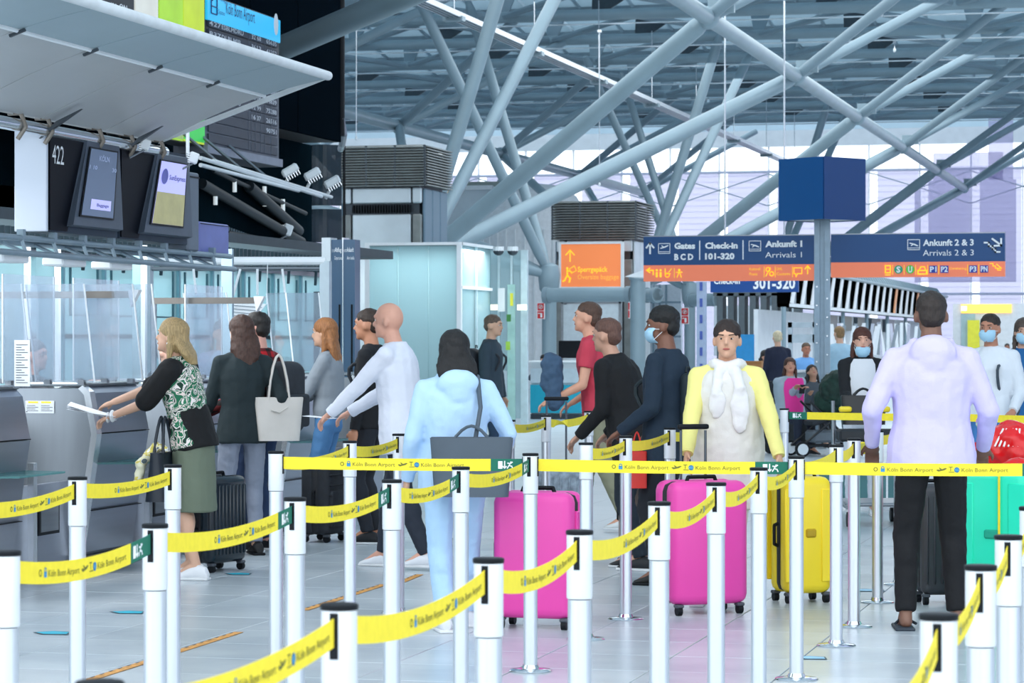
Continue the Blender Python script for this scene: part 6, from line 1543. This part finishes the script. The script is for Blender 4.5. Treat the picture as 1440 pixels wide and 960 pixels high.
# brown haired woman
p = person('woman with long brown hair, dark green jacket and grey jeans', 341, 18.9, 18, 1.66, top='#1c2a2e', legs='#8f97a8', hair=('long', '#4a2f24', .24), shoes='#111111', sleeves='long', hands={-1: (-.2, .32, 1.02), 1: (.28, .12, 1.0)}, hem=.80, bulk=1.0, yaw=25, vox=.0095)
c = world_of(p, Vector((.235, -.10, .80)))
bag_tote(c, AN+R_(12), .29, .30, .12, M('cream_leather', '#d6d0c8', .5, 0, .03), 'cream leather tote bag hanging from the shoulder of the brown haired woman', .60, .016, 1.2)
# plaid man
p = person('young man with faded dark hair and red and black plaid shirt', 366, 19.25, 60, 1.69, top='plaid', legs='#263a5c', hair=('fade', '#17120f'), skin='#e0a695', shoes='#15181d', hands={-1: (-.2, .3, 1.0), 1: (.2, .3, 1.0)}, hem=.83, vox=.0095)
backpack(p, .32, .52, .2, blk, 'black backpack on the back of the man in the plaid shirt', 1.10)
# orange haired woman
p = person('woman with very long copper hair, grey top and blue jeans facing the counters', 462, 21.2, 80, 1.66, top='#8c949c', legs='#4f80b0', hair=('long', '#a0683a', .36), shoes='#dfe3e8', hands={-1: (-.12, .36, 1.0), 1: (.12, .36, 1.0)}, hem=.92, vox=.011)
# people in white / black at centre left
p = person('man in black top and backpack half hidden behind the bald man', 523, 20.0, 75, 1.72, top='#15171c', legs='#20242c', hair=('short', '#3a2a20'), skin='#c98c6c', shoes='#15181d', vox=.011)
backpack(p, .3, .48, .18, blk, 'black backpack of the man behind the bald man', 1.14)
p = person('bald man in a loose white long sleeved shirt reaching forward to the left', 566, 17.8, 72, 1.74, top='#e4e8f4', legs='#262d3a', hair=('bald', '#8a6a58'), skin='#dda58e', shoes='#e6e9ee', hands={-1: (-.14, .46, .98), 1: (.16, .42, 1.0)}, lean=6, hem=.74, bulk=1.12, feet={1: (.09, .16, .085), -1: (-.09, -.2, .1)}, vox=.009, pitch=0)
sheet_paper(world_of(p, p['wr'][-1]+Vector((.04, .09, -.03))), AN+R_(75), .15, .2, 'white papers held by the bald man in white', 5, 1)
# woman in light blue
p = person('woman with long black hair, light blue hoodie and pale jeans walking away', 640, 14.0, 12, 1.535, top='#b6d6f4', legs='#b0d2f0', hair=('wavy', '#0d0c0e', .20), shoes='#dfe3e8', hood=True, hands={1: (.28, .14, .95), -1: (-.26, .1, .86)}, feet={-1: (-.08, -.12, .085), 1: (.10, .16, .085)}, hem=.80, bulk=1.18, legw=1.12, vox=.008, elbowp={1: (.5, -1, 0), -1: (-.4, -1, 0)})
c = world_of(p, Vector((.04, -.235, .70)))
bag_tote(c, AN+R_(-4), .38, .30, .12, M('slate_leather', '#46535f', .5, 0, .04), 'large slate grey tote bag on the back of the woman in light blue', .36, .016, 1.12, clasp=False)
q = [o for o in C.objects if o.name.startswith('tote_bag')][-1]; a = p['T'](.10, -.10, 1.42); obj('long_strap', MB().pipe([world_of(p, p['T'](.115, .05, 1.455)), world_of(p, p['T'](.12, -.06, 1.45)), world_of(p, Vector((.10, -.17, 1.15))), world_of(p, Vector((.06, -.235, .99)))], .012, 8), M('slate_leather'), q, smooth=True, w=True)
# dark figure behind
p = person('person in a dark jacket passing before the frosted glass room', 690, 30, 250, 1.78, top='#33424d', legs='#2b3f58', hair=('short', '#6a5648'), shoes='#222222', vox=.014)
backpack(p, .3, .5, .2, blk, 'dark backpack of the passer-by at the glass room', 1.12)
# red shirt
p = person('man in a red T-shirt and khaki trousers walking left near the turquoise desk', 846, 21.3, 80, 1.80, top='#c43c50', legs='#8c8c74', hair=('short', '#5a4032'), skin='#d9a084', shoes='#e4e6e4', sleeves='short', hands={-1: (-.2, .34, .98), 1: (.2, .25, .95)}, lean=8, hem=.83, bulk=1.12, feet={1: (.09, .2, .085), -1: (-.09, -.2, .1)}, vox=.010, pitch=-6)
t = thing('blue_jacket', 'slate blue jacket carried over the arm of the man in red', 'jacket', world_of(p, p['wr'][-1])); mb = MB(); cap_(mb, (0, 0, .28), (.02, 0, -.02), .09, .07); cap_(mb, (0, 0, .28), (-.04, 0, .12), .08, .06); remeshed('cloth', mb, .012, clothm('#3d5670'), t, 3, .04, .06)
# black jacket person
p = person('person in a long black jacket bending forward beside the masked man', 890, 17.7, 60, 1.66, top='#0b0d11', legs='#1b2732', hair=('short', '#6b4a3e'), skin='#c89880', shoes='#1b1e22', lean=16, hem=.72, bulk=1.2, hands={-1: (-.2, .3, .9), 1: (.2, .3, .9)}, feet={1: (.09, .05, .085), -1: (-.07, -.1, .085)}, vox=.010)
# masked man
p = person('man with short black hair, navy jacket and pale surgical mask looking left', 938, 16.6, 62, 1.69, top='#14283a', legs='#161b24', hair=('afro', '#0b0a0a'), skin='#7d5340', shoes='#111111', hem=.76, bulk=1.14, mask='up', yaw=22, hands={-1: (-.24, .2, .95), 1: (.24, .2, .95)}, vox=.009)
backpack(p, .22, .34, .11, M('dark_teal_fabric', '#16262c', .7), 'dark backpack behind the shoulder of the masked man', 1.14)
c = world_of(p, Vector((-.22, .1, .60))); bag_tote(c, AN, .12, .22, .08, M('red_bag', '#c92a22', .5), 'small red bag hanging between the black and the navy jacket', .34, .01, 1.0, name='small_bag', clasp=False)
# yellow jacket woman
p = person('woman in a pale yellow jacket, white scarf and long white vest pulling a suitcase', 1023, 15.3, 172, 1.60, top='#ece48c', legs='#e6e6e4', hair=('bun', '#2c1d17'), skin='#d8a78a', shoes='#e8eaec', hands={1: (.22, .30, .92), -1: (-.32, .24, .90)}, feet={1: (.17, .0, .085), -1: (-.0, .02, .085)}, hem=.80, bulk=1.14, scarf='#e4e2e0', jacket=('#dedbd4', .58), vox=.008, elbowp={1: (.4, -.8, 0), -1: (-.4, -.8, 0)})
# pink seated woman group
def stool(px, d, h, label, mt):
    t = thing('wheelchair_seat', label, 'chair', G(px, d), AN+R_(200)); obj('seat', MB().rbox((0, 0, h), (.46, .44, .06), .02, 2), mt, t, smooth=True); obj('backrest', MB().rbox((0, -.22, h+.27), (.44, .05, .48), .02, 2), mt, t, smooth=True)
    for sx in (-1, 1):
        obj('wheel', MB().lathe([(.20, -.012), (.22, -.012), (.22, .012), (.20, .012)], 20), black, t, smooth=True).matrix_local = Matrix.Translation((sx*.27, -.05, .22)) @ Matrix.Rotation(R_(90), 4, 'Y')
        obj('armrest', MB().rbox((sx*.25, .02, h+.2), (.05, .32, .03), .01, 1), black, t); obj('frame_tube', MB().tube((sx*.23, .2, h+.2), (sx*.23, .2, .1), .012, n=8).tube((sx*.23, -.2, .1), (sx*.23, -.2, h+.5), .012, n=8), steel, t)
    return t
stool(1110, 36.2, .46, 'wheelchair carrying the woman in the pink top', blk)
p = person('seated woman in a bright pink top and pale grey jacket looking at her phone', 1110, 36.0, 205, 1.62, top='#a9b8c4', legs='#222a3c', hair=('mid', '#4c2c20', .16), skin='#d3997e', shoes='#22262c', hip=.50, feet={1: (.12, .42, .085), -1: (-.12, .42, .085)}, hands={1: (.06, .26, .92), -1: (-.05, .28, .90)}, kneep=(0, 1, .5), bulk=1.4, openj='#ff3fa4', hem=.86, pitch=-18, yaw=-25, vox=.012)
t = tag(obj('phone', MB().rbox(world_of(p, Vector((0, .33, .87))), (.075, .012, .15), .004, 1, Matrix.Rotation(R_(-40), 3, 'X')), black), 'dark phone held by the woman in pink', 'phone')
p = person('person in a grey hooded coat crouched with bowed head behind the stroller', 1140, 38.2, 190, 1.6, top='#4a525a', legs='#2a2f38', hair=('mid', '#1b1614', .12), skin='#b98a70', hip=.42, feet={1: (.12, .38, .085), -1: (-.12, .38, .085)}, hands={1: (.1, .3, .8), -1: (-.1, .3, .8)}, kneep=(0, 1, .5), bulk=1.2, pitch=-35, lean=10, vox=.013)
stool(1140, 38.4, .42, 'second wheelchair, with the bowed person behind the stroller', blk)
# stroller
t = thing('stroller', 'black stroller loaded with a dark green bag beside the woman in pink', 'stroller', G(1163, 35.4), AN+R_(12)); bmat = M('stroller_black', '#15181c', .45)
for sx in (-1, 1):
    obj('frame_tube', MB().pipe([(-.42, sx*.22, .14), (.1, sx*.22, .55), (.38, sx*.22, 1.02), (.46, sx*.2, 1.06)], .015, 8), bmat, t, smooth=True); obj('frame_tube', MB().pipe([(.3, sx*.24, .14), (-.05, sx*.22, .48), (-.3, sx*.2, .72)], .015, 8), bmat, t, smooth=True); obj('side_brace', MB().tube((-.42, sx*.22, .14), (.3, sx*.24, .14), .012, n=8), bmat, t)
    for x, r in ((-.42, .10), (.30, .14)):
        w1 = obj('wheel', MB().lathe([(r-.03, -.02), (r, -.018), (r, .018), (r-.03, .02)], 24), black, t, smooth=True); mtx = Matrix.Translation((x, sx*.26, r)) @ Matrix.Rotation(R_(90), 4, 'X'); w1.matrix_local = mtx
        mb = MB().lathe([(r-.035, -.022), (r-.028, -.022), (r-.028, .022), (r-.035, .022)], 20)
        for j in range(5): mb.tube((0, 0, 0), ((r-.03)*math.cos(j*1.257), (r-.03)*math.sin(j*1.257), 0), .008, n=5)
        mb.tube((0, 0, -.025), (0, 0, .025), .025, n=10); obj('wheel_rim', mb, white_m, w1)
obj('handlebar', MB().tube((.46, -.2, 1.06), (.46, .2, 1.06), .018, n=10), black, t); obj('seat_bed', MB().rbox((-.0, 0, .50), (.55, .40, .08), .03, 2, Matrix.Rotation(R_(-15), 3, 'Y')), blk, t, smooth=True)
mb = MB()
for j in range(9):
    u = math.pi*.1+math.pi*.62*j/8; mb.tube((.05+.30*math.cos(u), -.2, .75+.32*math.sin(u)), (.05+.30*math.cos(u), .2, .75+.32*math.sin(u)), .03, n=6)
remeshed('canopy', MB().ball((.06, 0, .72), (.24, .19, .20), 18, 12), .018, M('stroller_green', '#1c3d33', .8, 0, .15, 14), t, 2, .05, .08); obj('basket', MB().rbox((0, 0, .26), (.5, .36, .16), .03, 1), M('basket_grey', '#6c757d', .8), t)
q = remeshed('green_bag', MB().ball((0, 0, 0), (.19, .16, .23), 18, 12).ball((.05, -.03, .18), (.12, .12, .09), 12, 8), .016, M('bag_green', '#16352c', .7, 0, .2, 12), None, 2, .06, .07); q.location = G(1172, 35.3, .86); tag(q, 'dark green bulging bag lying on top of the stroller', 'bag')
# masked woman with cart
p = person('woman with long auburn hair, black jacket, white shirt and chin mask pushing a cart', 1212, 23.2, 178, 1.60, top='#14171c', legs='#dfe5ee', hair=('long', '#54291c', .26), skin='#e0aa92', shoes='#e8eaec', mask='chin', openj='#e6e9ee', hands={1: (.12, .34, 1.03), -1: (-.12, .34, 1.03)}, hem=.90, vox=.010)
c = G(1214, 22.6, .80); q = bag_tote(c, AN, .36, .24, .16, M('black_leather', '#101216', .4), 'black bag standing on the cart before the auburn haired woman', .30, .02, 1.05, name='handbag', clasp=False)
sheet_paper(world_of(p, Vector((0, .4, 1.0))), AN, .2, .14, 'folded white paper in the hands of the auburn haired woman', 15, 1)
t = thing('luggage_cart', 'luggage cart with a yellow handle pushed by the auburn haired woman', 'cart', G(1222, 22.2), AN)
for sx in (-1, 1): obj('side_frame', MB().pipe([(sx*.26, .3, 1.0), (sx*.26, .2, .2), (sx*.24, -.5, .16)], .016, 8), steel, t, smooth=True); obj('yellow_grip', MB().rbox((sx*.16, .28, .93), (.11, .05, .05), .02, 2), yel, t, smooth=True)
obj('deck', MB().rbox((0, -.1, .18), (.5, .7, .03), .01, 1), steel, t); obj('upper_basket', MB().rbox((0, .15, .72), (.48, .28, .10), .02, 1), M('basket_dark', '#24282d', .6), t); obj('yellow_panel', MB().rbox((0, -.02, .62), (.16, .02, .10), .01, 1), yel, t)
for sx in (-1, 1):
    for y in (-.42, .22): obj('wheel', MB().tube((sx*.22-.015, y, .06), (sx*.22+.015, y, .06), .06, n=14), black, t, smooth=True)
# staff in the background
person('blonde person in a navy suit standing with the back to the camera', 1094, 43.5, 10, 1.66, top='#131c34', legs='#131a2c', hair=('short', '#d8c9a8'), skin='#d9ae94', hem=.74, vox=.014)
person('man in a light blue shirt with a lanyard sitting behind the grey portal', 1133, 48.0, 190, 1.70, top='#6fa4dc', legs='#232a38', hair=('short', '#5b4634'), skin='#b5765c', hip=.66, feet={1: (.1, .3, .085), -1: (-.1, .3, .085)}, kneep=(0, 1, .5), hem=.84, vox=.014, bulk=1.15)
person('dark haired staff member peeking over the grey desk', 1075, 47.6, 200, 1.55, top='#2b3038', legs='#232a38', hair=('mid', '#17110f', .1), skin='#c28e76', hip=.60, feet={1: (.1, .3, .085), -1: (-.1, .3, .085)}, kneep=(0, 1, .5), vox=.014)
person('blond person in a pale blue shirt standing right of the grey sign post', 1181, 41.0, 15, 1.72, top='#9fc4d8', legs='#5b6672', hair=('short', '#94754e'), skin='#d9ae94', vox=.014, bulk=1.15)
person('dark haired clerk low behind the turquoise desk', 764, 54.0, 215, 1.5, top='#4a5160', legs='#333333', hair=('short', '#15110f'), skin='#d3a28c', hip=.52, feet={1: (.1, .3, .085), -1: (-.1, .3, .085)}, kneep=(0, 1, .5), vox=.016)
person('distant clerk behind the small box at the yellow lit shop', 1416, 70.0, 180, 1.45, top='#3a4552', legs='#333333', hair=('short', '#15110f'), skin='#a5705a', vox=.018)
# right hand people
p = person('man in a lilac hoodie, black trousers and sandals seen from behind', 1310, 14.0, -3, 1.735, top='#cfc6f2', legs='#090b10', hair=('fade', '#2e241f'), skin='#7d5948', shoes=None, hood=True, hands={-1: (-.29, .12, .94), 1: (.28, .16, .92)}, feet={-1: (-.13, .0, .085), 1: (.13, .02, .085)}, hem=.83, bulk=1.24, legw=1.06, vox=.008, elbowp={1: (.45, -1, 0), -1: (-.45, -1, 0)})
p = person('man in a white shirt and blue jeans with a pale mask at the far right', 1394, 21.5, 150, 1.70, top='#dde3ea', legs='#3f78b4', hair=('short', '#2b201a'), skin='#b98066', mask='up', hem=.90, bulk=1.15, shoes='#dfe3e8', vox=.010, hands={1: (.28, .16, .9), -1: (-.25, .2, .95)})
backpack(p, .32, .5, .18, M('slate_fabric', '#3d4852', .7), 'slate backpack of the man in white at the far right', 1.12)
p = person('person in a bright blue jacket cut off by the right edge', 1440, 23.5, 170, 1.68, top='#1c5f98', legs='#27303c', hair=('mid', '#4f4239', .12), skin='#cfa088', mask='up', vox=.012, bulk=1.2)
p = person('small child in a red jacket and colourful knitted cap beside the green suitcase', 1388, 17.2, 150, 1.0, top='#d3161f', legs='#6a87a8', hair=('short', '#3a281c'), skin='#b37a5c', shoes='#e8eaec', hem=.80, bulk=1.45, vox=.010)
s = p['s']; q = remeshed('knitted_cap', MB().ball(p['Hd'](0, -.01, .06), (.115*s, .13*s, .105*s), 16, 12).ball(p['Hd'](0, -.01, .17), (.035*s,)*3, 10, 8), .01, Pattern('cap_print', [(0, '#b59be8'), (.42, '#f0a0c8'), (.5, '#a8e0e4'), (.57, '#f4f0d8'), (.64, '#8fd0a0')], scale=12), p['root'], 2)
q = remeshed('red_bag', MB().ball((0, 0, 0), (.20, .16, .17), 16, 12), .012, M('glossy_red', '#e0171c', .25, 0, .05), None, 2, .05, .08); q.location = G(1424, 16.9, .82); tag(q, 'glossy red bag with white stripes held above the green suitcase', 'bag')
mb = MB()
for k in range(6): mb.tube((-.10+.028*k, -.145-.015*math.sin(k*.6), .02), (-.05+.02*k, -.10, .13), .006, n=5)
obj('white_stripe', mb, white_p, q)
t = thing('belly_bag', 'glossy red backpack low at the right edge behind the green suitcase', 'bag', G(1432, 16.2, .55)); remeshed('body', MB().ball((0, 0, 0), (.2, .16, .24), 16, 12), .012, M('glossy_red'), t, 2, .05, .08); obj('white_patch', MB().ball((-.05, -.14, .12), (.06, .03, .03), 10, 6), white_p, t)
# staff behind the acrylic screens
p = person('clerk in dark uniform behind the left acrylic screen', 44, 19.2, 250, 1.62, top='#20262e', legs='#20262e', hair=('short', '#2a1d18'), skin='#c98f7a', hip=.72, feet={1: (.1, .3, .085), -1: (-.1, .3, .085)}, kneep=(0, 1, .5), vox=.012, hands={1: (.1, .5, 1.25), -1: (-.1, .4, 1.2)})
p = person('grey haired clerk passing a card across the counter to the blonde woman', 233, 21.7, 235, 1.50, top='#1c2630', legs='#20262e', hair=('short', '#6c6f74'), skin='#d8a894', vox=.011, hands={1: (.1, .45, 1.22), -1: (-.1, .4, 1.2)}, pitch=-15)
t = tag(obj('boarding_card', MB().box(world_of(p, p['wr'][1]+Vector((0, .10, 0))), (.05, .02, .12), Matrix.Rotation(R_(40), 3, 'Y')), M('paper_white')), 'small pale card held by the grey haired clerk', 'card')
p = person('grey haired clerk in pale shirt behind the third acrylic screen', 312, 22.95, 200, 1.66, top='#b4c4da', legs='#20262e', hair=('short', '#7d94a8'), skin='#e0b8aa', vox=.012)
